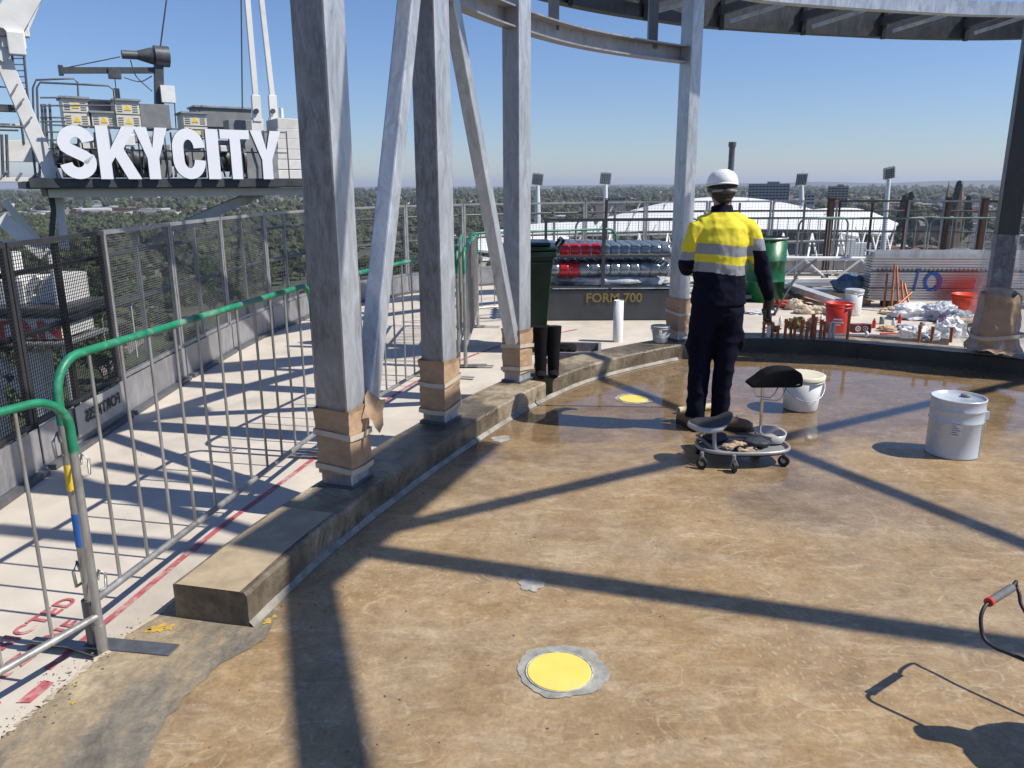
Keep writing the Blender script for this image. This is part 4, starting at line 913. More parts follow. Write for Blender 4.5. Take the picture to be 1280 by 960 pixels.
# copper stubs on the kerb
stubs = [(954, 420, 18, 0), (960, 421, 18, 1), (965, 420, 17, 0), (972, 421, 14, 0), (981, 421, 22, 0), (988, 421, 18, 0), (993, 422, 24, 0), (1001, 422, 22, 0), (1008, 422, 20, 0), (1014, 421, 28, 0), (1018, 422, 25, 0), (1025, 422, 22, 0), (1030, 422, 20, 0), (1036, 423, 19, 2), (1041, 423, 20, 2), (1059, 424, 35, 0), (1148, 427, 20, 0), (1164, 427, 18, 0), (1188, 428, 18, 0)]
for i, (px, py, hp, kd) in enumerate(stubs):
    p = gz(px, py, .15); h = hp/118
    m = MB(); rr = .016 if kd != 1 else .02; m.tube([(0, 0, 0), (0, 0, h*.86)], rr, 10); m.tube([(0, 0, h*.8), (0, 0, h)], rr*1.25, 10)
    o = m.build('pipe_stub', [COPPER, WHITEPL, GALV][kd], local=True); o.location = p; o.rotation_euler.y = rnd.uniform(-.03, .03)
    lab = {1: 'white plastic pipe stub on the far kerb under the hand of the worker', 2: 'grey metal pipe stub on the far kerb left of the red bucket'}.get(kd) or ('tall copper pipe stub on the far kerb in front of the red bucket' if px == 1059 else 'copper pipe stub beside the white bags near the right column' if px > 1100 else 'copper pipe stub of the close row left of the red bucket')
    tag(o, lab, 'pipe', 'copper stubs by the white bags' if px > 1100 else 'pipe stubs on the far kerb')

# ---------------------------------------------------------------- the worker
TMPS = bpy.data.scenes.new('scratch')
def fused(m, name, mats, voxel=.007, smooth=4, parent=None, zone=None, disp=None):
    me = m.mesh('tmp', mats[0]); o = bpy.data.objects.new('tmp', me); TMPS.collection.objects.link(o)
    bm = bmesh.new(); bm.from_mesh(me); bmesh.ops.recalc_face_normals(bm, faces=bm.faces); bm.to_mesh(me); bm.free()
    rm = o.modifiers.new('r', 'REMESH'); rm.mode = 'VOXEL'; rm.voxel_size = voxel
    sm = o.modifiers.new('s', 'SMOOTH'); sm.iterations = smooth; sm.factor = .5
    TMPS.view_layers[0].update(); dg = TMPS.view_layers[0].depsgraph
    me2 = bpy.data.meshes.new_from_object(o.evaluated_get(dg)); bpy.data.objects.remove(o)
    me2.name = name; me2.materials.clear()
    for x in mats: me2.materials.append(x)
    nv = len(me2.vertices); co = np.empty(nv*3, 'f'); me2.vertices.foreach_get('co', co); co = co.reshape(-1, 3)
    if disp:
        no = np.empty(nv*3, 'f'); me2.vertices.foreach_get('normal', no); no = no.reshape(-1, 3)
        dd = np.array([disp(Vector(c)) for c in co.tolist()], 'f'); co = co+no*dd[:, None]
        me2.vertices.foreach_set('co', co.ravel()); me2.update()
    nf = len(me2.polygons); ce = np.empty(nf*3, 'f'); me2.polygons.foreach_get('center', ce)
    me2.polygons.foreach_set('use_smooth', [True]*nf)
    me2.polygons.foreach_set('material_index', [zone(Vector(c)) for c in ce.reshape(-1, 3).tolist()] if zone else [0]*nf); me2.update()
    ob = bpy.data.objects.new(name, me2); COL.objects.link(ob); ob.parent = parent; return ob
SKIN = mat('tanned_skin', (.42, .22, .15), .5, 0, .1, 20, .05); HAIR = mat('dark_hair', (.025, .018, .013), .7, 0, .4, 60, .5)
NAVY = mat('navy_work_cloth', (.005, .006, .016), .85, 0, .35, 12, .4, 60)
HIVIS = mat('hi_vis_yellow_cloth', (.72, .62, .03), .8, 0, .06, 10, .2, 50)
for q_ in (NAVY, BLACKF): q_.node_tree.nodes['Principled BSDF'].inputs['Specular IOR Level'].default_value = .12
TAPER = mat('silver_reflective_tape', (.27, .28, .30), .5, .1, .06, 30, .1)
P0 = Vector((1.42, 5.36, 0))
pr_ = thing('person', 'worker seen from behind in yellow and navy shirt, dark trousers and white helmet', 'person', P0)
# body: one continuous figure
m = MB()
m.tube([(0, .02, .88), (0, .02, .97), (0, .02, 1.10), (0, .015, 1.25), (0, .02, 1.38), (.0, .03, 1.46), (.0, .04, 1.50)], [(.15, .11), (.155, .115), (.14, .105), (.155, .115), (.165, .11), (.13, .08), (.07, .05)], 20)
m.tube([(.0, .035, 1.46), (.0, .055, 1.54), (.0, .075, 1.60)], [.06, .056, .056], 14)
m.blob((.0, .085, 1.665), (.076, .095, .115), .0, 1, 3); m.blob((.0, .125, 1.615), (.056, .06, .055), 0, 1, 3)
m.blob((.0, .182, 1.645), (.013, .018, .022), 0, 1, 2)
for s in (-1, 1): m.blob((s*.076, .085, 1.655), (.012, .02, .030), 0, 1, 2)
LEGS = [[(-.085, .02, .90), (-.11, .03, .70), (-.10, .03, .50), (-.108, .01, .30), (-.115, .0, .10), (-.115, .03, .05)], [(.085, .02, .90), (.095, .01, .70), (.068, -.01, .50), (.060, .0, .30), (.063, .0, .10), (.08, .03, .05)]]
for lg in LEGS: m.tube(lg, [.080, .070, .050, .046, .038, .036], 14)
ARM_R = [(.15, .02, 1.42), (.185, .01, 1.35), (.24, .0, 1.22), (.28, -.01, 1.14), (.325, .02, 1.02), (.355, .045, .93), (.362, .055, .87)]
ARM_L = [(-.15, .02, 1.42), (-.19, .01, 1.35), (-.225, .01, 1.25), (-.235, .03, 1.17), (-.19, .16, 1.13), (-.13, .27, 1.15), (-.10, .31, 1.16)]
for ar in (ARM_R, ARM_L): m.tube(ar, [.036, .038, .034, .032, .027, .025, .025], 12)
def hand(m, c, up_, side, palm, curl=.6, sc=1.0):
    """c wrist, up_ direction of fingers, side direction of thumb, palm normal"""
    c = Vector(c); u = Vector(up_).normalized(); s = Vector(side); s = (s-u*s.dot(u)).normalized(); p = u.cross(s) if palm > 0 else s.cross(u)
    m.tube([c-u*.02, c+u*.03, c+u*.085], [(.018, .028), (.017, .038), (.014, .038)], 10)
    for k, (o, l) in enumerate(((.030, .070), (.010, .080), (-.010, .074), (-.029, .058))):
        b_ = c+u*.08+s*o; pts = [b_-u*.02, b_+u*l*.38+p*.004]; a = curl
        d = u; q = pts[-1]
        for f_ in (.36, .28):
            d = (u*math.cos(a)+p*math.sin(a)); q = q+d*l*f_*1.15; pts.append(q); a += curl
        m.tube(pts, [.0095, .0092, .0085, .0075], 8)
    b_ = c+u*.02+s*.03; m.tube([b_-s*.01, b_+s*.025+u*.02+p*.008, b_+s*.034+u*.045+p*.022, b_+s*.028+u*.065+p*.035], [.013, .012, .010, .008], 8)
hand(m, (.362, .055, .87), (0, .05, -1), (-.35, .9, 0), 1, .75); hand(m, (-.10, .31, 1.16), (.9, .35, .1), (.1, .2, 1), 1, 1.0)
body = fused(m, 'body', [SKIN], .006, 2, pr_)
def zs_shirt(c):
    x, y, z = c.x, c.y, c.z
    if x > .192 and z < 1.36 and x > .192+max(0, 1.27-z)*.25:
        return 2 if 1.265 < z < 1.34 else (1 if z <= 1.265 else 0)
    if x < -.188 and z < 1.36 or (x < -.17 and y > .12):
        return 2 if 1.20 < z < 1.255 and y < .1 else (1 if z <= 1.20 or y > .1 else 0)
    if z > 1.515: return 1
    zz = z+.018*x+.01*math.sin(x*14)
    if 1.235 < zz < 1.305 or 1.115 < zz < 1.18: return 2
    return 1 if zz <= 1.115 else 0
def folds(co):
    v = Vector((co.x*9+.3*co.z*9, co.y*7, co.z*3.2)); w_ = Vector((co.x*5, co.y*5, co.z*14))
    return -.011*abs(noise.noise(v))+.007*noise.noise(v*.5)+.007*noise.noise(w_+Vector((4, 4, 4)))+.004*noise.noise(co*26)
m = MB()
m.tube([(0, .0, .90), (0, .0, .97), (0, .005, 1.06), (-.005, .005, 1.17), (0, .01, 1.30), (0, .02, 1.40), (.0, .03, 1.46), (0, .035, 1.505)], [(.192, .145), (.190, .145), (.178, .14), (.178, .14), (.188, .145), (.185, .13), (.145, .10), (.085, .065)], 28)
m.tube([(0, .035, 1.47), (0, .05, 1.53), (0, .055, 1.555)], [(.078, .075), (.072, .068), (.070, .066)], 20)
m.tube([(-.15, .02, 1.435), (-.07, .025, 1.465), (.07, .025, 1.468), (.15, .02, 1.44)], [(.055, .07), (.055, .075), (.055, .075), (.055, .07)], 16)
m.tube([(.10, .02, 1.43), (.165, .01, 1.415), (.205, .0, 1.34), (.245, -.01, 1.22), (.285, .0, 1.12), (.33, .02, 1.0), (.358, .045, .925)], [.062, .070, .070, .064, .057, .049, .042], 18)
m.tube([(-.10, .02, 1.43), (-.165, .01, 1.41), (-.20, .005, 1.30), (-.22, .02, 1.18), (-.21, .12, 1.13), (-.15, .24, 1.145)], [.06, .07, .068, .062, .055, .045], 18)
fused(m, 'shirt', [HIVIS, NAVY, TAPER], .0065, 3, pr_, zs_shirt, folds)
def tfolds(co): return -.020*abs(noise.noise(Vector((co.x*5, co.y*5, co.z*10))))+.006*noise.noise(co*4)+.006*noise.noise(Vector((co.x*14, co.y*14, co.z*5)))
m = MB(); m.tube([(0, .01, .78), (0, .0, .84), (0, .0, .96)], [(.16, .12), (.185, .14), (.18, .135)], 24)
m.tube([(-.08, .01, .86), (-.098, .015, .72), (-.10, .03, .50), (-.108, .01, .30), (-.115, .0, .14), (-.118, .0, .085)], [.104, .098, .080, .074, .070, .074], 20)
m.tube([(.078, .01, .86), (.088, .0, .72), (.068, -.01, .50), (.060, .0, .30), (.062, .0, .12), (.064, .0, .07)], [.104, .097, .078, .071, .068, .073], 20)
m.blob((-.178, .0, .62), (.03, .07, .09), .05, 1, 3); m.blob((.165, .0, .66), (.03, .07, .09), .05, 1, 3)
fused(m, 'trousers', [NAVY], .008, 3, pr_, None, tfolds)
BOOT = mat('brown_work_boot', (.17, .10, .055), .7, 0, .35, 14, .3); SOLE = mat('dark_boot_sole', (.03, .025, .02), .8)
def boot(ax, ay, dx, dy):
    m = MB(); d = Vector((dx, dy, 0)).normalized(); a = Vector((ax, ay, 0))
    m.tube([a+Vector((0, 0, .06)), a+Vector((0, 0, .17))], [.048, .052], 14)
    m.tube([a-d*.055+Vector((0, 0, .045)), a+Vector((0, 0, .055)), a+d*.09+Vector((0, 0, .05)), a+d*.17+Vector((0, 0, .042)), a+d*.215+Vector((0, 0, .035))], [.038, (.05, .045), (.045, .045), (.037, .05), (.02, .032)], 16)
    o = fused(m, 'boot', [BOOT, SOLE], .006, 2, pr_, lambda c: 1 if c.z < .022 else 0)
    m = MB(); s = Vector((-d.y, d.x, 0))
    m.prism([tuple((a-d*.085+s*.03).xy), tuple((a-d*.085-s*.03).xy), tuple((a+d*.05-s*.046).xy), tuple((a+d*.17-s*.052).xy), tuple((a+d*.235-s*.02).xy), tuple((a+d*.235+s*.02).xy), tuple((a+d*.17+s*.052).xy), tuple((a+d*.05+s*.046).xy)], 0.0, .026)
    m.build('sole', SOLE, o, local=True, bevel=.004); return o
boot(-.125, .0, -.25, .95); boot(.075, .0, .93, -.25)
for k in range(3):
    m = MB(); m.tube([Vector((.10+.035*k, -.05, .10-.012*k)), Vector((.11+.035*k, .0, .125-.014*k)), Vector((.12+.035*k, .03, .10-.012*k))], .004, 6); m.build('bootlace', mat('ochre_lace', (.4, .25, .08), .8), pr_, local=True)
GLV = mat('dark_work_glove', (.018, .017, .016), .55, 0, .5, 30, .3)
def hand_big(m, *a): hand(m, *a)
m = MB(); hand(m, (.362, .055, .875), (0, .05, -1), (-.35, .9, 0), 1, .75); m.tube([(.362, .045, .93), (.362, .055, .86)], [.034, .034], 12)
fused(m, 'glove', [GLV], .005, 1, pr_, None, lambda c: .0035)
m = MB(); hand(m, (-.10, .31, 1.16), (.9, .35, .1), (.1, .2, 1), 1, 1.0); m.tube([(-.15, .25, 1.145), (-.10, .31, 1.16)], [.034, .034], 12)
fused(m, 'glove', [GLV], .005, 1, pr_, None, lambda c: .0035)
# hair, helmet, eyes and mouth
m = MB(); m.blob((.0, .045, 1.66), (.081, .078, .095), .05, 2, 3, 5, -.75); m.blob((0, .02, 1.60), (.055, .04, .035), .1, 5, 3); m.build('hair', HAIR, pr_, local=True)
for s in (-1, 1):
    m = MB(); m.blob((s*.03, .172, 1.67), (.012, .008, .008), 0, 1, 2); m.build('eye', mat('eye_white', (.7, .7, .68), .3), pr_, local=True)
m = MB(); m.blob((0, .178, 1.60), (.024, .007, .006), 0, 1, 2); m.build('mouth', mat('lip_skin', (.35, .12, .1), .5), pr_, local=True)
HW = mat('white_helmet_shell', (.80, .80, .80), .3, 0, .03, 5, 0)
hm = Matrix.Translation((.0, .085, 1.685)) @ Matrix.Rotation(-.14, 4, 'X')
m = MB(); pr = [(.108, .0), (.110, .012), (.106, .035), (.096, .062), (.076, .086), (.045, .102), (.018, .108), (.001, .109)]
vv = []; n = 40
for r_, z in pr:
    for k in range(n):
        a = 2*math.pi*k/n; rid = 1+.02*(abs(math.sin(a)) < .0) ; vv.append(hm @ Vector((math.cos(a)*r_*.94*rid, math.sin(a)*r_*1.20, z)))
hh = MB(); hh.add(vv, [(i*n+k, i*n+(k+1) % n, (i+1)*n+(k+1) % n, (i+1)*n+k) for i in range(len(pr)-1) for k in range(n)], True)
vv = []
for i in range(5):
    for k in range(n):
        a = 2*math.pi*k/n; f_ = max(0, math.sin(a))**2; g_ = [1.0, 1.02, 1.06, 1.06, 1.0][i]; z = [.004, .006, .0, -.006, -.006][i]
        e = (g_-1)*(.8+6*f_); vv.append(hm @ Vector((math.cos(a)*.108*.94*(1+e*.6), math.sin(a)*.108*1.2*(1+e), z-.012*f_*(i in (2, 3)))))
hh.add(vv, [(i*n+k, i*n+(k+1) % n, (i+1)*n+(k+1) % n, (i+1)*n+k) for i in range(4) for k in range(n)], True)
helm = hh.build('helmet', HW, pr_, local=True)
m = MB(); m.tube([hm @ Vector((math.cos(a)*.098*.94, math.sin(a)*.098*1.18, -.022-.03*max(0, -math.sin(a)))) for a in [2*math.pi*k/28 for k in range(28)]], [(.016, .004)]*28, 8, closed=True); m.build('headband', mat('dark_headband', (.05, .05, .055), .6), helm, local=True)
m = MB(); m.tube([hm @ Vector((math.cos(a)*.1, math.sin(a)*.112-.005, -.045)) for a in [math.pi*(1.2+.6*k/10) for k in range(11)]], [(.008, .003)]*11, 8); m.build('rear_cradle', mat('grey_cradle', (.3, .3, .3), .5), helm, local=True)
# roller with pole
rp = gz(866, 512, .02); t = thing('paint_roller', 'cream paint roller on the floor behind the legs of the worker', 'roller', (rp.x, rp.y, 0))
a = gz(848, 513, .026); b_ = gz(889, 508, .026)
m = MB(); m.tube([a, b_], .026, 20); m.build('sleeve', mat('cream_roller_nap', (.62, .52, .33), .9, 0, .15, 40, .6), t)
m = MB(); m.tube([a-(b_-a)*.01, a+(b_-a)*.02], .016, 12); m.build('core', GREYB, t)
q = P0+Vector((-.03, .36, 1.16)); mid = (a+b_)/2+Vector((.02, .10, .08))
m = MB(); m.tube([b_, b_+Vector((.03, .01, 0)), b_+Vector((.03, .08, .02)), mid], .005, 8); m.tube([mid, q+Vector((0.0, .02, .35))], .012, 10); m.build('pole', GALV, t)

# ---------------------------------------------------------------- rolling work stool
ALU = mat('cast_grey_frame_paint', (.33, .33, .32), .4, .3, .1, 10)
t = thing('rolling_stool', 'low rolling work stool with saddle seat, chest pad, castors and gloves tray', 'stool', (1.44, 4.72, 0))
ctr = Vector((1.44, 4.72, 0))
def ell(cx, cy, rx, ry, z, n=40, p=2.6):
    out = []
    for k in range(n):
        a = 2*math.pi*k/n; c_, s_ = math.cos(a), math.sin(a)
        out.append(Vector((cx+rx*abs(c_)**(2/p)*(1 if c_ > 0 else -1), cy+ry*abs(s_)**(2/p)*(1 if s_ > 0 else -1), z)))
    return out
ring_ = ell(1.45, 4.70, .285, .165, .10)
m = MB(); m.tube(ring_, [(.012, .010)]*len(ring_), 10, closed=True); m.build('rail', ALU, t)
m = MB(); i_ = ell(1.45, 4.70, .275, .155, .088, 40); m.add(i_, [list(range(40))]); i_ = ell(1.45, 4.70, .275, .155, .078, 40); m.add(i_, [list(range(40))]); m.build('tray', GREYB, t)
m = MB(); e0 = ell(1.66, 4.82, .085, .105, .10, 32, 2.2); e1 = ell(1.66, 4.82, .10, .12, .155, 32, 2.2); e2 = ell(1.66, 4.82, .088, .108, .150, 32, 2.2); e3 = ell(1.66, 4.82, .07, .09, .112, 32, 2.2)
vv = e0+e1+e2+e3; m.add(vv, [(i*32+k, i*32+(k+1) % 32, (i+1)*32+(k+1) % 32, (i+1)*32+k) for i in range(3) for k in range(32)], True); m.add(e3, [list(range(32))]); m.build('cup_tray', mat('pale_grey_cup', (.40, .39, .37), .4, 0, .1, 8), t)
for i, (x, y) in enumerate(((1.165, 4.56), (1.345, 4.50), (1.68, 4.60), (1.20, 4.84), (1.60, 4.90))):
    wm = MB(); wm.tube([(x-.010, y-.012, .035), (x+.010, y-.012, .035)] if i % 2 else [(x-.006, y-.020, .035), (x+.006, y-.002, .035)], .035, 20); w_ = wm.build('wheel', BLACK, t)
    wm = MB(); wm.tube([(x-.011, y-.012, .035), (x+.011, y-.012, .035)] if i % 2 else [(x-.0065, y-.021, .035), (x+.0065, y-.001, .035)], .014, 12); wm.build('hub', ALU, w_)
    m = MB(); m.tube([(x, y, .105), (x, y, .075)], .011, 10); m.beam((x, y, .076), (x-.018, y-.016, .036), .006, .02); m.beam((x, y, .076), (x+.018, y-.010, .036), .006, .02); m.build('fork', ALU, t)
m = MB(); m.tube([(1.265, 4.66, .09), (1.262, 4.68, .215)], .014, 12); m.build('seat_post', ALU, t)
m = MB(); m.beam((1.25, 4.66, .095), (1.19, 4.82, .13), .02, .012); m.beam((1.19, 4.82, .13), (1.262, 4.70, .205), .02, .012); m.build('strut', ALU, t)
SEAT = mat('grey_moulded_seat', (.42, .42, .41), .4, 0, .1, 10, .1)
m = MB()
m.tube([(1.115, 4.66, .232), (1.14, 4.67, .236), (1.19, 4.68, .238), (1.25, 4.69, .240), (1.31, 4.72, .252), (1.36, 4.755, .278), (1.385, 4.775, .296)], [(.012, .05), (.028, .10), (.034, .125), (.034, .115), (.028, .07), (.020, .045), (.010, .02)], 22)
fused(m, 'seat', [mat('black_seat_top', (.045, .045, .048), .5, 0, .2, 20, .2), SEAT], .006, 5, t, lambda c: 1 if c.z < .252 and c.x < 1.33 else 0).matrix_parent_inverse = Matrix.Translation(-ctr)
m = MB(); m.tube([(1.61, 4.85, .09), (1.60, 4.85, .47)], .0105, 14); m.build('chest_post', CHROME, t)
m = MB(); m.tube([(1.61, 4.85, .09), (1.609, 4.85, .135)], .018, 14); m.build('post_socket', ALU, t)
for a_, b_, d_ in (((1.545, 4.86, .46), (1.56, 4.85, .385), (1.60, 4.84, .375)), ((1.60, 4.84, .375), (1.66, 4.83, .38), (1.71, 4.85, .46)), ((1.60, 4.84, .36), (1.70, 4.80, .37), (1.755, 4.84, .46))):
    m = MB(); m.tube(catmull([a_, b_, d_], 5), .0045, 8); m.build('wire_hoop', CHROME, t)
m = MB(); pf = [(1.505, .452), (1.80, .452), (1.825, .462), (1.828, .51), (1.815, .545), (1.78, .563), (1.70, .570), (1.64, .560), (1.60, .542), (1.55, .50), (1.505, .466)]
MX = Matrix(((1, 0, 0, 0), (0, 0, 1, 4.80), (0, 1, 0, 0), (0, 0, 0, 1)))
m.prism(pf, -.03, .12, MX)
fused(m, 'chest_pad', [BLACKF], .006, 8, t).matrix_parent_inverse = Matrix.Translation(-ctr)
m = MB(); m.tube([(1.785, 4.768, .472), (1.805, 4.768, .477)], .0022, 6); m.build('pad_tag', WHITEPL, t)
m = MB(); m.beam((1.45, 4.531, .10), (1.51, 4.532, .10), .004, .014); m.build('yellow_label', YELP, t)
TG = mat('tan_glove_leather', (.45, .33, .22), .8, 0, .25, 20, .4)
for k, (x, y, s_, mt_, lab) in enumerate(((1.36, 4.66, (.05, .035, .02), TG, 'tan leather glove lying at the left of the stool tray'), (1.47, 4.70, (.055, .04, .022), TG, 'tan leather glove lying in the middle of the stool tray'), (1.42, 4.60, (.05, .035, .022), BLACKF, 'dark cloth glove lying at the front of the stool tray'), (1.47, 4.585, (.04, .03, .02), TG, 'small tan glove at the front edge of the stool tray'))):
    m = MB(); c_ = Vector((x, y, .105)); m.blob(c_, s_, .25, k+40, 3, 2.5, -.9)
    for f_ in range(4): m.tube([c_+Vector((.03*(-1)**k, -.02+.013*f_, .004)), c_+Vector((.065*(-1)**k, -.03+.018*f_, .014)), c_+Vector((.085*(-1)**k, -.032+.019*f_, .004))], [.009, .009, .007], 8)
    o = fused(m, 'glove', [mt_], .004, 2); ob_ = o; tag(o, lab, 'glove')
m = MB(); m.blob((1.54, 4.71, .115), (.09, .07, .03), .15, 50, 3, 2, -.8); m.blob((1.30, 4.80, .12), (.08, .06, .035), .2, 51, 3, 2, -.8); o = m.build('knee_pads', mat('dark_knee_pad', (.03, .033, .04), .6, 0, .2, 15), None, (1.45, 4.74, .1)); tag(o, 'dark knee pads lying on the stool tray under the gloves', 'knee pads')

bpy.data.scenes.remove(TMPS)
# ---------------------------------------------------------------- tower crane with the lettered sign
ca = gy(72, 190, 20.0); cb = gy(347, 190, 23.0)
cu = Vector((cb.x-ca.x, cb.y-ca.y, 0)); SL = cu.length; cu.normalize(); cv = Vector((-cu.y, cu.x, 0))
CRZ = math.atan2(cu.y, cu.x)
crane = thing('tower_crane', 'white tower crane machinery deck with cabinets, tie bars and counterweights at upper left', 'crane', (ca.x, ca.y, 1.7), CRZ)
def cr(px, py, v=0.0):
    """local place on the crane: the plane v metres behind the sign"""
    r = ray(px, py); o_ = Vector((ca.x, ca.y, 0))+cv*v; t_ = (o_.dot(cv))/(Vector((r.x, r.y, 0)).dot(cv))
    p = Vector((0, 0, CH))+r*t_; return Vector(((p-Vector((ca.x, ca.y, 0))).dot(cu), v, p.z-1.7))
CS = mat('crane_white_paint', (.74, .73, .69), .45, 0, .06, 1.5, .03, dirt=(.4, .36, .3), dirt_amt=.4); CD = mat('crane_dark_steel', (.06, .065, .07), .5, .2, .3, 3)
CG_ = mat('crane_grey_steel', (.28, .29, .29), .5, .2, .2, 3); MACH = mat('oily_machinery', (.10, .105, .11), .45, .4, .5, 2.5)
def cpart(name, m, mt, parent=None, **k): return m.build(name, mt, parent or crane, local=True, **k)
zd = cr(200, 226)[2]
m = MB(); m.box((2.9, 1.7, zd-.10), (7.4, 3.6, .18)); m.box((2.9, -.12, zd-.05), (7.2, .12, .22)); cpart('deck', m, CD)
m = MB(); m.box((3.0, .25, zd-.30), (6.6, .3, .2)); m.box((3.0, 3.0, zd-.30), (6.6, .3, .2)); cpart('jib_girder', m, mat('crane_cream_paint', (.62, .56, .46), .5, 0, .1, 2))
for i in range(5):
    m = MB(); m.box((.4+i*1.4, 1.6, zd-.31), (.16, 2.6, .16)); cpart('cross_member', m, CD)
# sign letters
sign = thing('rooftop_sign', 'large white capital letters SKYCITY mounted on the crane deck railing', 'sign', (ca.x, ca.y, 1.7), CRZ)
LETM = mat('sign_letter_white', (.84, .85, .88), .35, 0, .02, 2, 0); LETE = mat('sign_letter_edge', (.10, .10, .11), .5)
def stroke(pts, w):
    pts = [Vector((x, y, 0)) for x, y in pts]; a = []; b_ = []
    for i, p in enumerate(pts):
        t = (pts[min(i+1, len(pts)-1)]-pts[max(i-1, 0)]).normalized(); n_ = Vector((-t.y, t.x, 0))
        a.append(p+n_*w/2); b_.append(p-n_*w/2)
    return [(p.x, p.y) for p in a]+[(p.x, p.y) for p in reversed(b_)]
def arcp(cx, cy, rx, ry, a0, a1, n=14): return [(cx+rx*math.cos(R(a0+(a1-a0)*i/n)), cy+ry*math.sin(R(a0+(a1-a0)*i/n))) for i in range(n+1)]
w = .275
def letter(ch, W, H):
    h = w/2; cx = W/2; rx = W/2-h
    if ch == 'S':
        ry = H*.22
        return [stroke(arcp(cx, H-h-ry, rx, ry, 8, 180, 12)+[(h+.03, H*.60), (h+.12, H*.55), (cx, H*.49), (W-h-.12, H*.43), (W-h-.02, H*.37)]+arcp(cx, h+ry*.95, rx, ry*.95, 22, -172, 14), w)]
    if ch == 'C':
        ry = H*.27
        return [stroke(arcp(cx, H-h-ry, rx, ry, 0, 180, 14)+arcp(cx, h+ry, rx, ry, 180, 360, 14), w)]
    if ch == 'K': return [[(0, 0), (w, 0), (w, H*.30), (w+.10, H*.42), (W-w*1.15, 0), (W, 0), (W*.62, H*.58), (W*.97, H), (W*.97-w*1.15, H), (w, H*.56), (w, H), (0, H)]]
    if ch == 'Y': return [[(cx-h, 0), (cx+h, 0), (cx+h, H*.40), (W, H), (W-w*1.08, H), (cx, H*.60), (w*1.08, H), (0, H), (cx-h, H*.40)]]
    if ch == 'I': return [[(0, 0), (W, 0), (W, H), (0, H)]]
    if ch == 'T': return [[(cx-h, 0), (cx+h, 0), (cx+h, H-w*.85), (W, H-w*.85), (W, H), (0, H), (0, H-w*.85), (cx-h, H-w*.85)]]
XR = [('S', 71, 117), ('K', 120, 171), ('Y', 167, 208), ('C', 212, 252), ('I', 254.5, 269.5), ('T', 272, 308), ('Y', 309.5, 347)]
for ch, xa, xb in XR:
    A_ = cr(xa, 190); B_ = cr(xb, 190); top = cr((xa+xb)/2, 157+8*((xa+xb)/2-72)/275)[2]; z0 = zd+.04; H_ = top-z0; W_ = B_.x-A_.x
    yo = .012*(XR.index((ch, xa, xb)) % 2); m = MB()
    for poly in letter(ch, W_, H_):
        pp = [(A_.x+x, z0+y) for x, y in poly]; n = len(pp); f_ = -.36-yo; b_ = -.22-yo
        m.cur = 0; m.add([(x, f_, z) for x, z in pp], [list(range(n))] if ch not in 'SC' else [(i, i+1, n-2-i, n-1-i) for i in range(n//2-1)]); m.cur = 1
        m.add([(x, f_, z) for x, z in pp]+[(x, b_, z) for x, z in pp], [(i, (i+1) % n, n+(i+1) % n, n+i) for i in range(n)])
        m.build('letter', [LETM, LETE], sign, local=True)
m = MB(); m.beam((-.2, -.15, zd+.02), (SL+.2, -.15, zd+.02), .05, .05); m.beam((-.2, -.15, zd+.75), (SL+.2, -.15, zd+.75), .035, .035); m.beam((-.2, -.15, zd+1.3), (SL+.2, -.15, zd+1.3), .035, .035)
for i in range(10): m.beam((-.1+i*.64, -.15, zd), (-.1+i*.64, -.15, zd+1.34), .03, .03, (0, 1, 0))
m.build('support_rail', GALV_DK, sign, local=True)
# cabinets
def crbox(name, xa, ya, xb, yb, v, dep, mt, louv=0, tri=0, roof=True):
    A_ = cr(xa, (ya+yb)/2, v); B_ = cr(xb, (ya+yb)/2, v); A_.z = cr(xa, yb, v).z; B_.z = cr(xb, ya, v).z; m = MB(); cx = (A_.x+B_.x)/2; cz = (A_.z+B_.z)/2; W_ = B_.x-A_.x; H_ = B_.z-A_.z
    m.box((cx, v+dep/2, cz), (W_, dep, H_)); o = cpart(name, m, mt, bevel=.008)
    if roof:
        m = MB(); m.box((cx, v+dep/2, cz+H_/2+.025), (W_+.10, dep+.12, .05)); cpart('roof', m, CG_, o)
    nr = max(1, louv)
    for q in range(louv):
        zc = A_.z+H_*(q+.5)/nr; m = MB()
        for s_ in (-1, 1):
            m = MB()
            for j in range(4): m.box((cx+s_*W_*.32, v-.008, zc-H_/nr*.28+j*H_/nr*.17), (W_*.22, .016, .014))
            cpart('louvre', m, GREYB, o)
        if q: m = MB(); m.box((cx, v-.004, A_.z+H_*q/nr), (W_*.99, .012, .018)); cpart('panel_joint', m, CD, o)
        if tri:
            m = MB(); s = .085; m.prism([(cx-s, zc-s*.8), (cx+s, zc-s*.8), (cx, zc+s)], -.012, -.004, Matrix(((1, 0, 0, 0), (0, 0, 1, v), (0, 1, 0, 0), (0, 0, 0, 1)))); cpart('warning_triangle', m, YELP, o)
    return o
crbox('cabinet', 79, 124, 111, 157, 1.2, .8, CREAM, 2, 1)
crbox('cabinet', 115, 142, 145, 158, 1.2, .8, CREAM, 1, 1)
crbox('cabinet', 115, 128, 145, 141, 2.0, .8, GREYB, 0, 0)
crbox('cabinet', 145, 127, 175, 159, 1.1, .8, CREAM, 2, 1)
crbox('grey_box', 176, 131, 213, 161, 1.3, .9, GREYB, 0, 0, False)
crbox('cabinet', 230, 143, 259, 172, 1.1, .8, CREAM, 2, 1)
crbox('grey_box', 246, 137, 315, 158, 2.6, .9, GREYB, 0, 0)
crbox('grey_box', 286, 151, 322, 164, 1.2, .6, GREYB, 0, 0, False)
crbox('equipment_cabinet', 232, 172, 256, 222, 1.3, .6, CG_, 0, 0, False)
m = MB(); m.box((5.2, 1.0, zd+.7), (.9, .5, 1.3)); cpart('equipment_cabinet', m, CG_)
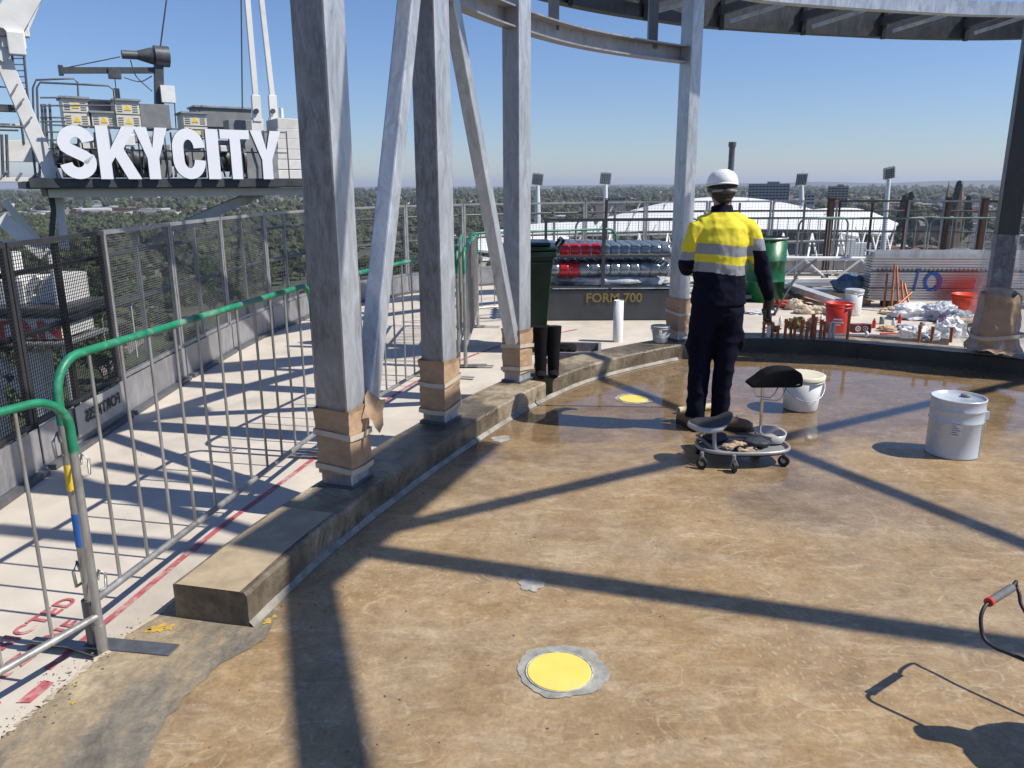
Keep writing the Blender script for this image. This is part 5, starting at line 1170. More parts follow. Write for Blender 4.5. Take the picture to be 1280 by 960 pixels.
# winch drums and machinery under the cabinets
for (px, py, rr, ln, v) in ((95, 195, .38, 1.0, .9), (140, 200, .30, .8, 1.0), (185, 200, .34, .7, 1.1), (215, 198, .26, .7, .9), (285, 200, .40, .8, 1.0)):
    p = cr(px, py, v); m = MB(); m.tube([(p.x-ln/2, v, p.z), (p.x+ln/2, v, p.z)], rr*.8, 20); m.tube([(p.x-ln/2-.03, v, p.z), (p.x-ln/2+.03, v, p.z)], rr, 20); m.tube([(p.x+ln/2-.03, v, p.z), (p.x+ln/2+.03, v, p.z)], rr, 20); cpart('winch_drum', m, MACH)
for (xa, ya, xb, yb, v, mt_) in ((100, 172, 118, 186, .6, WHITE), (150, 168, 168, 182, .8, WHITE), (168, 170, 200, 178, 1.4, CG_), (276, 182, 286, 190, .6, WHITE), (262, 176, 300, 200, 1.6, CG_), (80, 205, 200, 222, 1.3, CG_), (118, 185, 135, 220, .5, MACH), (200, 180, 212, 222, .7, CG_), (298, 195, 318, 222, .8, CG_)):
    A_ = cr(xa, yb, v); B_ = cr(xb, ya, v); m = MB(); m.box(((A_.x+B_.x)/2, v+.2, (A_.z+B_.z)/2), (abs(B_.x-A_.x), .4, B_.z-A_.z)); cpart('machine_housing', m, mt_, bevel=.02)
rr_ = random.Random(3)
for i in range(14):
    px = 80+i*19; m = MB(); a = cr(px, 165+rr_.uniform(0, 8), .5); b_ = cr(px+rr_.uniform(-14, 14), 221, .4); m.tube([a, (a+b_)/2+Vector((rr_.uniform(-.1, .1), .1, 0)), b_], .025, 6); cpart('hose', m, CD)
# hoist davit
p0 = cr(199, 133, 1.6); p1 = cr(198, 72, 1.6); m = MB(); m.beam(p0, p1, .22, .22, (0, 1, 0)); cpart('davit_post', m, CD)
a = cr(76, 88, 1.6); b_ = cr(196, 88, 1.6); m = MB(); m.beam(a, b_, .12, .15); m.box(a, (.10, .22, .24)); cpart('davit_arm', m, CD)
p = cr(195, 70, 1.6); m = MB(); m.tube([p+Vector((-.05, 0, 0)), p+Vector((.32, 0, 0))], .27, 20); m.tube([cr(152, 68, 1.6), cr(172, 69, 1.6)], .11, 16); m.tube([cr(172, 69, 1.6), cr(190, 70, 1.6)], [.12, .22], 16); cpart('hoist_motor', m, MACH)
m = MB(); q = cr(143, 92, 1.6); m.box(q, (.30, .2, .26)); cpart('trolley', m, MACH)
m = MB(); q = cr(146, 118, 1.6); m.tube([cr(143, 95, 1.6), q], .012, 6); m.box(q, (.14, .12, .30)); cpart('hook_block', m, CD)
m = MB(); m.box(cr(209, 118, 1.5), (.36, .3, .44)); cpart('junction_box', m, WHITE)
for pts, v in ((((76, 86), (150, 71)), 1.6), (((163, 75), (170, 95), (190, 114)), 1.6), (((218, 125), (220, 160)), 1.5), (((155, 97), (175, 102), (190, 95)), 1.6)):
    m = MB(); m.tube(catmull([cr(x, y, v) for x, y in pts], 5), .014, 6); cpart('cable', m, CD)
for (xa, ya, xb, yb) in ((200, 62, 212, -30), (303, 140, 301, -40)):
    m = MB(); m.tube([cr(xa, ya, 1.5), cr(xb, yb, 1.5)], .02, 6); cpart('wire_rope', m, CD)
# tie bars
for (xa, xb, v) in ((320, 304, .8), (341, 320, 2.2)):
    a = cr(xa, 128, v); b_ = cr(xb, -60, v); m = MB(); m.beam(cr(xa+1.5, 152, v), a+(b_-a)*.05, .24, .12, (0, 1, 0)); m.beam(a, b_, .15, .10, (0, 1, 0)); o = cpart('tie_bar', m, CS, bevel=.01)
    m = MB(); q = cr(xa, 139, v-.08); m.tube([q+Vector((0, -.05, 0)), q+Vector((0, .05, 0))], .07, 14); cpart('pin', m, CD, o)
    m = MB(); m.beam(cr(xa+2, 168, v), cr(xa+1.5, 148, v), .34, .06, (0, 1, 0)); cpart('lug', m, CS, o)
# counterweights
for i in range(6):
    ya, yb = 149+i*12.7, 149+(i+1)*12.7-1; A_ = cr(348, yb, 1.0); B_ = cr(376, ya, 1.0); m = MB(); m.box((A_.x+.45, 1.5, (A_.z+B_.z)/2), (.95, 1.1, B_.z-A_.z)); cpart('counterweight', m, CS, bevel=.01)
q = cr(352, 145, 1.2); m = MB(); m.tube([q-Vector((0, 0, .05)), q+Vector((0, 0, .22))], [.06, .055], 12); cpart('beacon', m, WHITE)
# guard rails at the left of the deck
def crtube(pts, v, r_=.025, mt=GALV_DK, name='guard_rail'):
    m = MB(); m.tube([cr(x, y, v) for x, y in pts], r_, 6); return cpart(name, m, mt)
crtube([(44, 226), (41, 110), (45, 100), (92, 98), (97, 103), (98, 122)], 2.8); crtube([(50, 226), (46, 110), (50, 103), (135, 107), (142, 112), (144, 130)], .1)
for y in (122, 132, 147, 152): crtube([(50, y), (82+(y == 132)*62, y)], .1+(y % 2)*.8, .02)
for x in (54, 58, 64): crtube([(x-2, 130), (x+4, 226)], .3, .03)
for y in (165, 175, 188, 196, 205): crtube([(60, y), (86, y)], .3, .018)
# white inclined frame leg with joints and rungs
def cslab(name, pts, v, wd, mt=CS, th=.16):
    m = MB(); m.beam(cr(*pts[0], v), cr(*pts[1], v), wd, th, (0, 1, 0)); return cpart(name, m, mt, bevel=.012)
cslab('frame_leg', ((4, 76), (69, 228)), .2, .34, th=.3)
cslab('frame_leg', ((-12, 70), (40, -20)), .2, .62, th=.4)
cslab('frame_leg', ((20, 62), (52, -15)), 1.8, .20)
m = MB(); m.box(cr(16, 50, .1), (.5, .3, .40)); m.box(cr(20, 55, .0), (.35, .3, .5)); m.box(cr(27, 38, .4), (.3, .25, .3)); cpart('node_plate', m, CS, bevel=.02)
m = MB(); q = cr(2, 40, -.15); m.tube([q+Vector((0, -.05, 0)), q+Vector((0, .1, 0))], .09, 14); cpart('pin', m, MACH)
for (a, b_) in (((21, 134), (30, 123)), ((30, 158), (40, 146)), ((13, 120), (22, 105))):
    m = MB(); m.tube([cr(*a, -.02), cr(*b_, -.02)], .02, 6); cpart('clip_bar', m, CG_)
crtube([(29, 60), (34, 115), (45, 225)], 2.4, .03, name='ladder_rail'); crtube([(14, 62), (22, 122), (30, 180)], 2.4, .03, name='ladder_rail')
for i in range(8): crtube([(16+i, 73+i*7.6), (30+i*.9, 73+i*7.6)], 2.4, .016, name='ladder_rung')
# left platform
for (xa, ya, xb, yb, v, mt_, nm) in ((-30, 222, 62, 228, 1.5, CS, 'walkway_beam'), (-20, 131, 20, 138, 2.6, MACH, 'platform_arm'), (5, 176, 46, 202, 2.4, CS, 'side_cabinet'), (-20, 155, 30, 158, 2.8, CS, 'guard_panel')):
    A_ = cr(xa, yb, v); B_ = cr(xb, ya, v); m = MB(); m.box(((A_.x+B_.x)/2, v+.15, (A_.z+B_.z)/2), (B_.x-A_.x, .3, B_.z-A_.z)); cpart(nm, m, mt_, bevel=.008)
crtube([(-15, 157), (30, 159)], 1.6, .03); crtube([(-15, 162), (23, 163)], 1.6, .025); crtube([(-10, 108), (30, 110)], 2.6, .02)
for x in (2, 8): crtube([(x, 168), (x+2, 226)], 1.6, .035)
for (a, b_) in (((-5, 228), (10, 214)), ((20, 226), (27, 216)), ((38, 226), (46, 216)), ((46, 226), (50, 214))): crtube([a, b_], 1.3, .03, CG_, 'lattice_bar')
# struts below the deck
cslab('strut', ((335, 236), (205, 292)), .6, .26, mat('crane_strut_grey', (.42, .41, .38), .5, 0, .2, 2, dirt=(.1, .1, .1), dirt_amt=.7)); cslab('strut', ((330, 236), (190, 300)), 2.6, .22, CG_)
cslab('mast_post', ((71, 232), (81, 312)), .8, .20, CS, .24)
cslab('mast_brace', ((0, 272), (56, 318)), .8, .34, CS, .3); cslab('mast_brace', ((4, 250), (62, 318)), 2.2, .18, CS, .2); cslab('mast_brace', ((-14, 300), (60, 301)), 1.2, .06, CS, .06)
m = MB(); m.prism([(-.20, 0), (.20, 0), (.0, -.42)], 0, .2, Matrix.Translation(cr(99, 237, .3)) @ Matrix(((1, 0, 0, 0), (0, 0, 1, 0), (0, 1, 0, 0), (0, 0, 0, 1)))); cpart('hanging_plate', m, CS)
for k in range(5): crtube([(48+k*3, 229), (60+k*1.5, 238), (65+k, 262), (62+k, 300)], .5+k*.05, .03, CD, 'power_cable')
# mast collar with lettered band below deck level, seen through the screen
tm = thing('crane_mast', 'white climbing frame of the crane mast with a red lettered band, below the mesh screen', 'mast', tuple(gy(20, 470, 11.0)))
TR = mat('banner_red', (.55, .03, .02), .5)
def tb(xa, ya, xb, yb, Y, dep, mt_, nm, rot=0):
    ym = (ya+yb)/2; A_ = gy(xa, ym, Y); B_ = gy(xb, ym, Y); A_.z = gy(xa, yb, Y).z; B_.z = gy(xb, ya, Y).z; m = MB(); m.box(((A_.x+B_.x)/2, Y+dep/2, (A_.z+B_.z)/2), (abs(B_.x-A_.x), dep, abs(B_.z-A_.z))); return m.build(nm, mt_, tm, bevel=.02)
tb(-60, 398, 76, 425, 11.0, .9, CS, 'banner_board'); tb(-60, 385, 84, 394, 10.9, 1.2, CD, 'walkway'); tb(-40, 350, 30, 384, 11.3, .8, CS, 'frame_box'); tb(48, 345, 80, 388, 11.4, .7, CS, 'frame_box')
tb(-60, 428, 84, 434, 10.9, 1.2, CG_, 'walkway'); tb(-30, 318, -2, 345, 11.4, .6, CS, 'frame_box'); tb(40, 440, 60, 560, 11.3, .3, CS, 'mast_leg'); tb(-30, 440, -8, 560, 11.3, .3, CS, 'mast_leg'); tb(78, 330, 84, 560, 11.2, .2, CS, 'mast_leg'); tb(60, 318, 66, 345, 12.2, .25, CS, 'mast_leg')
for (a, b_) in (((-20, 500), (50, 440)), ((-10, 440), (55, 520)), ((20, 346), (50, 384)), ((50, 346), (22, 384))):
    m = MB(); m.beam(gy(*a, 11.4), gy(*b_, 11.4), .12, .12, (0, 1, 0)); m.build('diagonal', CS, tm)
bn = text_mesh('TITAN', 1.0, ext=.006, off=.028, space=1.12); xs_ = [v.co.x for v in bn.vertices]; ys_ = [v.co.y for v in bn.vertices]
xa_, xb_, za_, zb_ = gy(-52, 411, 10.98).x, gy(76, 411, 10.98).x, gy(12, 424, 10.98).z, gy(12, 401, 10.98).z
bn.transform(Matrix.Translation((-min(xs_), -min(ys_), 0))); bn.transform(Matrix.Diagonal(((xb_-xa_)/(max(xs_)-min(xs_)), (zb_-za_)/(max(ys_)-min(ys_)), .02/.006*.3, 1)))
bn.transform(gmat(tm).inverted() @ frame(Vector((xa_, 10.985, za_)), (1, 0, 0), (0, 0, 1))); bn.materials.clear(); bn.materials.append(TR)
o = bpy.data.objects.new('lettering', bn); COL.objects.link(o); o.parent = tm

# ---------------------------------------------------------------- the land far below
ZG = -60.0
def ground_mat():
    m, nt, b = nodes('town_ground')
    n1 = noise_node(nt, .006, 6, .6, .4); n2 = noise_node(nt, .05, 5, .7, .4); n3 = noise_node(nt, .0011, 5, .6, .2)
    a = ramp(nt, n1.outputs[0], [(.35, (.035, .055, .02)), (.48, (.07, .085, .035)), (.56, (.14, .12, .08)), (.7, (.22, .20, .17))])
    c = ramp(nt, n2.outputs[0], [(.35, (.6, .6, .6)), (.65, (1.25, 1.25, 1.2))])
    c2 = mixc(nt, 1.0, a.outputs[0], c.outputs[0], 'MULTIPLY')
    f = ramp(nt, n3.outputs[0], [(.45, 0), (.62, .6)]); c3 = mixc(nt, f.outputs[0], c2, (.05, .065, .035))
    nt.links.new(c3, b.inputs['Base Color']); b.inputs['Roughness'].default_value = .9; return m
m = MB(); n = 72; vv = [(0, 0, ZG)]+[(math.cos(2*math.pi*k/n)*r_, math.sin(2*math.pi*k/n)*r_, ZG) for r_ in (500, 3000, 12000, 38000) for k in range(n)]
m.add(vv, [(0, 1+k, 1+(k+1) % n) for k in range(n)]+[(1+i*n+k, 1+i*n+(k+1) % n, 1+(i+1)*n+(k+1) % n, 1+(i+1)*n+k) for i in range(3) for k in range(n)])
o = m.build('ground', ground_mat()); tag(o, kind='structure')
# the tower under the deck
m = MB(); e = offset(OUT, .0)
poly = [(p.x, p.y) for p in e]+[(0, -6)]; m.prism(poly[::-1], ZG, -.385); o = m.build('tower_block', mat('tower_facade', (.12, .13, .14), .4, .2, .2, .5)); tag(o, 'dark facade of the tower under the roof deck', 'building')
# low hills on the right horizon
m = MB(); N = 60; r0, r1 = 15000, 17500
for rr_i, (ra, ha, rb, hb) in enumerate(((14000, 0, 15500, 1), (15500, 1, 18000, 0))):
    A_ = []; B_ = []
    for i in range(N+1):
        az = R(-2+50*i/N); hgt = (45+110*max(0, (i/N-.25))**1.2)*(.65+.6*noise.noise(Vector((i*.17, 3, 0)))+.5) * min(1, i/8)
        A_.append(Vector((math.sin(az)*ra, math.cos(az)*ra, ZG+ha*hgt-1))); B_.append(Vector((math.sin(az)*rb, math.cos(az)*rb, ZG+hb*hgt-1)))
    m.strip(A_, B_)
o = m.build('hills', mat('hill_scrub', (.05, .065, .04), .9, 0, .3, .002)); tag(o, kind='structure')
def gpoly(name, px, mt, dz=.3):
    m = MB(); m.add([gz(x, y, ZG+dz) for x, y in px], [list(range(len(px)))]); o = m.build(name, mt); return tag(o, kind='structure')
LAWN = mat('lawn_grass', (.055, .085, .03), .9, 0, .25, .05); DRY = mat('dry_grass', (.20, .19, .09), .9, 0, .25, .05); ASPH = mat('asphalt', (.07, .07, .075), .85, 0, .15, .3)
gpoly('sports_lawn', [(395, 326), (520, 316), (540, 330), (395, 345)], LAWN); gpoly('meadow', [(96, 292), (122, 286), (128, 305), (92, 306)], DRY, .4); gpoly('sports_lawn', [(440, 372), (600, 340), (610, 362), (450, 400)], LAWN, .5)
gpoly('road', [(230, 420), (520, 285), (528, 285), (250, 440)], ASPH, .6); gpoly('road', [(1190, 395), (1218, 272), (1223, 272), (1226, 395)], ASPH, .6); gpoly('railway_yard', [(120, 452), (190, 410), (196, 414), (130, 470)], mat('pale_ballast', (.22, .20, .18), .9, 0, .3, .2), .7)

# ---------------------------------------------------------------- trees
rt = random.Random(11)
LEAF = [leafmat('gum_foliage', (.018, .030, .010), (.045, .062, .024), (.085, .095, .042)), leafmat('dark_foliage', (.012, .025, .009), (.030, .050, .018), (.055, .080, .03)), leafmat('bright_foliage', (.025, .05, .012), (.06, .10, .025), (.11, .15, .05))]
BARK = mat('grey_bark', (.13, .10, .075), .9, 0, .3, 2)
def crown_np(seed, nclump, leaf, per, w=4.5, h=3.6, base=5.2):
    """leaf clumps spread through an uneven crown volume"""
    q = random.Random(seed); v = []; f = []
    lobes = [(q.uniform(-.55, .55)*w, q.uniform(-.55, .55)*w, base+q.uniform(-.35, .75)*h*.6, q.uniform(.42, .62)*w*.8) for _ in range(6)]
    for _ in range(nclump):
        lx, ly, lz, lr = q.choice(lobes); a = q.uniform(0, 6.283); u = q.uniform(-.7, 1); s = math.sqrt(max(0, 1-u*u)); rr = lr*q.uniform(.72, 1.0)
        cx, cy, cz = lx+math.cos(a)*s*rr, ly+math.sin(a)*s*rr, lz+u*rr*.75
        for _ in range(per):
            c = Vector((cx+q.gauss(0, leaf*.8), cy+q.gauss(0, leaf*.8), cz+q.gauss(0, leaf*.6)))
            n_ = Vector((q.gauss(0, 1), q.gauss(0, 1), q.gauss(.6, 1))).normalized(); t1 = n_.orthogonal().normalized(); t2 = n_.cross(t1); L_ = leaf*q.uniform(.6, 1.2); k = len(v)
            v += [c-t1*L_, c+t2*L_*.7, c+t1*L_, c-t2*L_*.7]; f.append((k, k+1, k+2, k+3))
    return v, f, lobes
protos = []
for s in range(6):
    v, f, lobes = crown_np(s+1, 420, .34, 4)
    m = MB(); m.add(v, f)
    for lx, ly, lz, lr in lobes: m.blob((lx, ly, lz), (lr*.80, lr*.80, lr*.62), .28, s, 2, 2, None, False)
    cm = m.mesh('crown', LEAF[s % 3] if s != 5 else LEAF[0])
    m = MB(); m.tube([(0, 0, -.3), (.1, 0, 2), (.05, .1, 4.5)], [.42, .32, .22], 8)
    for lx, ly, lz, lr in lobes[:5]: m.tube([(.05, .05, 2.6), (lx*.6, ly*.6, (2.6+lz)/2+.4), (lx, ly, lz)], [.2, .14, .06], 6)
    protos.append((cm, m.mesh('trunk', BARK)))
def tree(x, y, sc, s, lab, grp):
    t = thing('park_tree', lab, 'tree', (x, y, ZG), rt.uniform(0, 6.28), grp); t.scale = (sc*rt.uniform(.9, 1.2), sc*rt.uniform(.9, 1.2), sc*rt.uniform(.85, 1.15))
    a = bpy.data.objects.new('crown', protos[s][0]); COL.objects.link(a); a.parent = t
    b_ = bpy.data.objects.new('trunk', protos[s][1]); COL.objects.link(b_); b_.parent = t
def blocked(x, y):
    # lawns, roads and the stadium footprint stay open
    d = Vector((x, y, ZG-1.7)); w_ = d.y*math.cos(PITCH)-d.z*math.sin(PITCH)*1.0
    u = 640+FPX*x/(y*.9692+61.7*.2465); vv_ = 480-FPX*((y*.2465-61.7*.9692)/(y*.9692+61.7*.2465))
    def inpoly(P):
        c = False
        for i in range(len(P)):
            (x1, y1), (x2, y2) = P[i], P[i-1]
            if (y1 > vv_) != (y2 > vv_) and u < (x2-x1)*(vv_-y1)/(y2-y1)+x1: c = not c
        return c
    for P in ([(395, 329), (520, 319), (540, 330), (395, 345)], [(96, 294), (122, 288), (128, 304), (92, 305)], [(120, 452), (190, 410), (196, 414), (130, 470)], [(225, 420), (518, 285), (530, 285), (255, 445)], [(1186, 395), (1214, 272), (1226, 272), (1230, 395)], [(440, 372), (600, 340), (610, 362), (450, 400)]):
        if inpoly(P): return True
    return 40 < x < 290 and 390 < y < 640
pts = []
while len(pts) < 4300:
    az = R(rt.uniform(-36, 36)); D = math.sqrt(rt.uniform(150**2, 1750**2)); x, y = math.sin(az)*D, math.cos(az)*D
    dens = 1.0 if az < R(-6) else (.45 if D < 900 else .6)
    if rt.random() > dens or noise.noise(Vector((x*.008, y*.008, 1))) < (-.42 if az < R(-6) else -.28): continue
    if blocked(x, y): continue
    if az > R(-6) and D < 420: continue
    pts.append((D, x, y, az))
pts.sort()
NIND = 285
for i, (D, x, y, az) in enumerate(pts[:NIND]):
    k = 0 if az < R(-15) else 1
    tree(x, y, rt.uniform(1.0, 1.9), rt.randrange(6), ['leafy tree of the park below the mesh screen at left', 'leafy tree of the park seen between the steel columns'][k], ['park trees at left', 'park trees between the columns'][k])
# the wood beyond, one mass
def mass(name, items, sub, leafn, mats_, lab):
    P = []
    for s in range(5):
        m = MB(); q = random.Random(s+50)
        for j in range(3): m.blob((q.uniform(-2.4, 2.4), q.uniform(-2.4, 2.4), 5+q.uniform(-1, 1.6)), (q.uniform(2.4, 3.6), q.uniform(2.4, 3.6), q.uniform(2, 3.2)), .30, s*3+j, sub, 2.2, None, False)
        if leafn:
            v, f, _ = crown_np(s+70, leafn, .6, 2); m.add(v, f)
        P.append((np.array([tuple(a) for a in m.v]), m.f))
    V = []; F = []; MI = []; o_ = 0
    for (x, y, sc, mi) in items:
        v, f = P[rt.randrange(5)]; a = rt.uniform(0, 6.28); c, s_ = math.cos(a), math.sin(a)
        w_ = np.empty_like(v); w_[:, 0] = (v[:, 0]*c-v[:, 1]*s_)*sc+x; w_[:, 1] = (v[:, 0]*s_+v[:, 1]*c)*sc+y; w_[:, 2] = v[:, 2]*sc*rt.uniform(.8, 1.2)+ZG-1
        V.append(w_); F.append([tuple(k+o_ for k in g) for g in f]); MI += [mi]*len(f); o_ += len(v)
    me = bpy.data.meshes.new(name); me.from_pydata(np.concatenate(V).tolist(), [], [g for h in F for g in h])
    for mm in mats_: me.materials.append(mm)
    me.polygons.foreach_set('material_index', MI); me.update()
    o = bpy.data.objects.new(name, me); COL.objects.link(o); return tag(o, lab, 'wood', kind='stuff')
mass('wooded_parkland', [(x, y, rt.uniform(1.0, 1.8), rt.randrange(3)) for D, x, y, az in pts[NIND:]], 2, 26, LEAF, 'dense dark green wood filling the park in the middle distance')
far_ = []
for _ in range(5200):
    az = R(rt.uniform(-37, 37)); D = 1700+6800*rt.random()**1.5; x, y = math.sin(az)*D, math.cos(az)*D
    if noise.noise(Vector((x*.0016, y*.0016, 5))) < -.30: continue
    far_.append((x, y, rt.uniform(1.2, 2.3)*(1+D/6000), rt.randrange(3)))
mass('distant_tree_cover', far_, 1, 0, LEAF, 'far tree cover of the suburbs running to the horizon')

# ---------------------------------------------------------------- suburban houses
WALLM = [mat('cream_render', (.45, .40, .32), .8, 0, .1, .5), mat('red_brick', (.26, .12, .08), .8, 0, .15, .5), mat('white_render', (.62, .60, .56), .8, 0, .08, .5)]
ROOFM = [mat('terracotta_roof', (.30, .12, .07), .7, 0, .2, .5), mat('pale_metal_roof', (.60, .60, .58), .5, .1, .1, .5), mat('grey_roof', (.20, .20, .20), .7, 0, .2, .5), mat('brown_roof', (.16, .10, .07), .7, 0, .2, .5)]
WIN = mat('dark_window_glass', (.03, .035, .04), .15, .2, .2, 1)
hp = []
for k in range(6):
    L_, W_, H_, rf = [(16, 10, 3.4, 3), (14, 9, 3.2, 2.6), (30, 18, 6, 1.6), (18, 9, 6, 2.6), (22, 12, 4, 2), (12, 9, 3.2, 3)][k]
    m = MB(); m.box((0, 0, H_/2), (L_, W_, H_)); wm = m.mesh('wall', WALLM[k % 3])
    m = MB(); e = .5; a, b_ = L_/2+e, W_/2+e; rd = max(0.5, a-b_)
    m.add([(-a, -b_, H_), (a, -b_, H_), (a, b_, H_), (-a, b_, H_), (-rd, 0, H_+rf), (rd, 0, H_+rf)], [(0, 1, 5, 4), (1, 2, 5), (2, 3, 4, 5), (3, 0, 4), (3, 2, 1, 0)]); rm = m.mesh('roof', ROOFM[[0, 1, 1, 2, 3, 0][k]])
    m = MB(); xx = -L_/2+2
    while xx < L_/2-1.5:
        for zc in ([H_*.5] if H_ < 5 else [H_*.27, H_*.73]): m.box((xx, -W_/2-.03, zc), (1.4, .1, 1.3)); m.box((xx, W_/2+.03, zc), (1.4, .1, 1.3))
        xx += 3.4
    im = m.mesh('window', WIN); hp.append((wm, rm, im, rf))
nh = 0; tries = 0; H2 = []
while nh < 290 and tries < 6000:
    tries += 1; az = R(rt.uniform(-36, 36)); D = 520+1500*rt.random()**1.3; x, y = math.sin(az)*D, math.cos(az)*D
    if az < R(-8) and D < 1300: continue
    if az < R(-8) and (D < 1300 or rt.random() < .3) and noise.noise(Vector((x*.004, y*.004, 9))) < .12: continue
    if blocked(x, y) or any((x-a)**2+(y-b_)**2 < 380 for a, b_ in H2): continue
    H2.append((x, y)); k = rt.choice([0, 0, 1, 2, 3, 4, 5]); side = 'left' if az < R(-10) else ('middle' if az < R(10) else 'right')
    t = thing('suburban_house', ['low house with terracotta hipped roof', 'small house with pale metal roof', 'wide white roofed hall', 'two storey house with grey roof', 'long house with brown roof', 'small cottage with terracotta roof'][k]+' among the trees in the '+side+' distance', 'house', (x, y, ZG), rt.uniform(0, 3.14), 'suburban houses %s %s' % (['terracotta', 'pale roofed', 'white hall', 'grey roofed', 'brown roofed', 'cottage'][k], side))
    for nm, me in (('wall', hp[k][0]), ('roof', hp[k][1]), ('window', hp[k][2])):
        o = bpy.data.objects.new(nm, me); COL.objects.link(o); o.parent = t
    nh += 1
m = MB()
for _ in range(2300):
    az = R(rt.uniform(-37, 37)); D = 1900+6500*rt.random()**1.4; x, y = math.sin(az)*D, math.cos(az)*D; L_, W_ = rt.choice([(16, 10), (22, 12), (60, 30), (30, 18)]); a = rt.uniform(0, 3.14); H_ = rt.choice([5, 5, 7, 9])+D*.0012
    m.cur = rt.randrange(4) if L_ < 50 else rt.choice([2, 2, 3, 1]); m.box((x, y, ZG+H_/2), (L_*1.3, W_*1.3, H_), a)
o = m.build('distant_rooftops', ROOFM, fix=False); tag(o, 'tiny far rooftops scattered through the suburbs', 'rooftops', kind='stuff')
# ---------------------------------------------------------------- blocks, stadium, lights, cathedral
def block(name, xa, xb, yt, D, dep, wallm, rows, cols, lab, split=None):
    A_ = gy(xa, yt, D); B_ = gy(xb, yt, D); ht = A_.z-ZG; W_ = B_.x-A_.x; cx = (A_.x+B_.x)/2; rz = -math.atan2(cx, D)
    t = thing(name, lab, 'building', (cx, D, ZG), rz)
    m = MB(); m.box((0, dep/2, ht/2), (W_, dep, ht)); m.build('wall', wallm, t, local=True)
    m = MB(); m.box((0, dep/2, ht+.6), (W_*1.01, dep*1.01, 1.2)); m.box((W_*.1, dep/2, ht+2.4), (W_*.3, dep*.5, 2.6)); m.build('roof', ROOFM[2], t, local=True)
    for r_ in range(rows):
        m = MB()
        for c_ in range(cols): m.box((-W_/2+W_*(c_+.5)/cols, -.1, ht-(r_+.6)*3.6), (W_/cols*.80, .4, 2.1))
        m.build('window_row', WIN, t, local=True)
    return t
block('apartment_block', 937, 986, 231, 1000, 26, mat('pale_block_wall', (.40, .42, .43), .7, 0, .1, .2), 7, 12, 'wide dark glazed apartment block right of the helmet of the worker')
block('apartment_block', 1036, 1060, 234, 1150, 22, mat('beige_block_wall', (.38, .34, .29), .7, 0, .1, .2), 8, 6, 'tall beige tower block between the two right hand floodlights')
block('office_block', 1000, 1018, 243, 900, 20, WALLM[2], 3, 4, 'small white block at the foot of the middle floodlight')
block('office_block', 745, 782, 247, 1100, 20, WALLM[0], 2, 8, 'long low cream block by the left floodlight pole')
# stadium
ST = thing('stadium', 'large oval stadium with curved white roofs and lattice struts beyond the far screens', 'stadium', tuple(gz(900, 372, ZG)))
WR = mat('white_membrane_roof', (.76, .76, .74), .5, 0, .04, .02, .02); GR = mat('grey_roof_underside', (.30, .30, .29), .6, 0, .2, .05); SEATM = mat('stadium_seating_grey', (.20, .205, .20), .7, 0, .3, .08)
def shell(name, back, front, Db, Df, mt, bulge=4, th=1.2, nseg=8):
    n = len(back); rows = []
    for j in range(nseg+1):
        t_ = j/nseg; row = []
        for (bx, by), (fx, fy) in zip(back, front):
            a = gy(bx, by, Db); b_ = gy(fx, fy, Df); p = a.lerp(b_, t_); p.z += bulge*math.sin(math.pi*t_); row.append(p)
        rows.append(catmull(row, 5))
    N = len(rows[0]); vt = [p for r in rows for p in r]; vb = [p-Vector((0, 0, th)) for p in vt]; K_ = len(vt); m = MB()
    fs = [(j*N+i, j*N+i+1, (j+1)*N+i+1, (j+1)*N+i) for j in range(nseg) for i in range(N-1)]
    m.add(vt, fs, True); m.add(vb, [f[::-1] for f in fs], True)
    rim = [i for i in range(N)]+[j*N+N-1 for j in range(1, nseg+1)]+[nseg*N+i for i in range(N-2, -1, -1)]+[j*N for j in range(nseg-1, 0, -1)]
    m.add([vt[i] for i in rim]+[vb[i] for i in rim], [(i, (i+1) % len(rim), len(rim)+(i+1) % len(rim), len(rim)+i) for i in range(len(rim))])
    return m.build(name, mt, ST, fix=False)
shell('main_roof', [(768, 270), (800, 260), (850, 250), (905, 246), (960, 250), (1010, 260), (1048, 274)], [(735, 292), (790, 292), (850, 290), (910, 286), (970, 286), (1030, 288), (1074, 296)], 540, 470, WR, 3)
shell('side_roof', [(640, 283), (680, 279), (742, 277)], [(630, 300), (680, 297), (745, 292)], 560, 520, WR, 1)
shell('far_roof', [(1005, 263), (1040, 260), (1080, 262), (1123, 279)], [(1010, 276), (1045, 284), (1080, 290), (1112, 294)], 590, 560, WR, 1.5)
shell('low_roof', [(600, 290), (650, 286), (712, 296)], [(596, 312), (650, 318), (706, 322)], 480, 440, WR, 1)
for i in range(9):
    x = 752+i*34; a = gy(x+14, 262-10*math.sin(i/8*3), 530); b_ = gy(x-4, 291, 470); m = MB(); m.beam(a+Vector((0, 0, 2.2)), b_+Vector((0, 0, .4)), .5, .5); m.build('roof_rib', GR, ST)
shell('seating_bowl', [(690, 302), (760, 300), (850, 297), (940, 292), (1010, 291), (1070, 298)], [(700, 345), (760, 340), (850, 338), (940, 338), (1010, 338), (1065, 330)], 500, 440, SEATM, -6, 3)
m = MB()
for (xa, ya, xb, yb, D) in ((690, 340, 880, 372, 437), (880, 338, 1075, 376, 437)):
    A_ = gy(xa, yb, D); B_ = gy(xb, ya, D); m.box(((A_.x+B_.x)/2, D+8, (ZG+B_.z)/2), (B_.x-A_.x, 16, B_.z-ZG))
m.build('lower_wall', mat('stadium_concrete', (.33, .32, .30), .8, 0, .15, .1), ST)
for i in range(22):
    x = 700+i*18; m = MB(); m.beam(gy(x, 338, 434), gy(x+(9 if i % 2 else -9), 292, 452), .9, .9, (0, 1, 0)); m.build('strut', CS, ST)
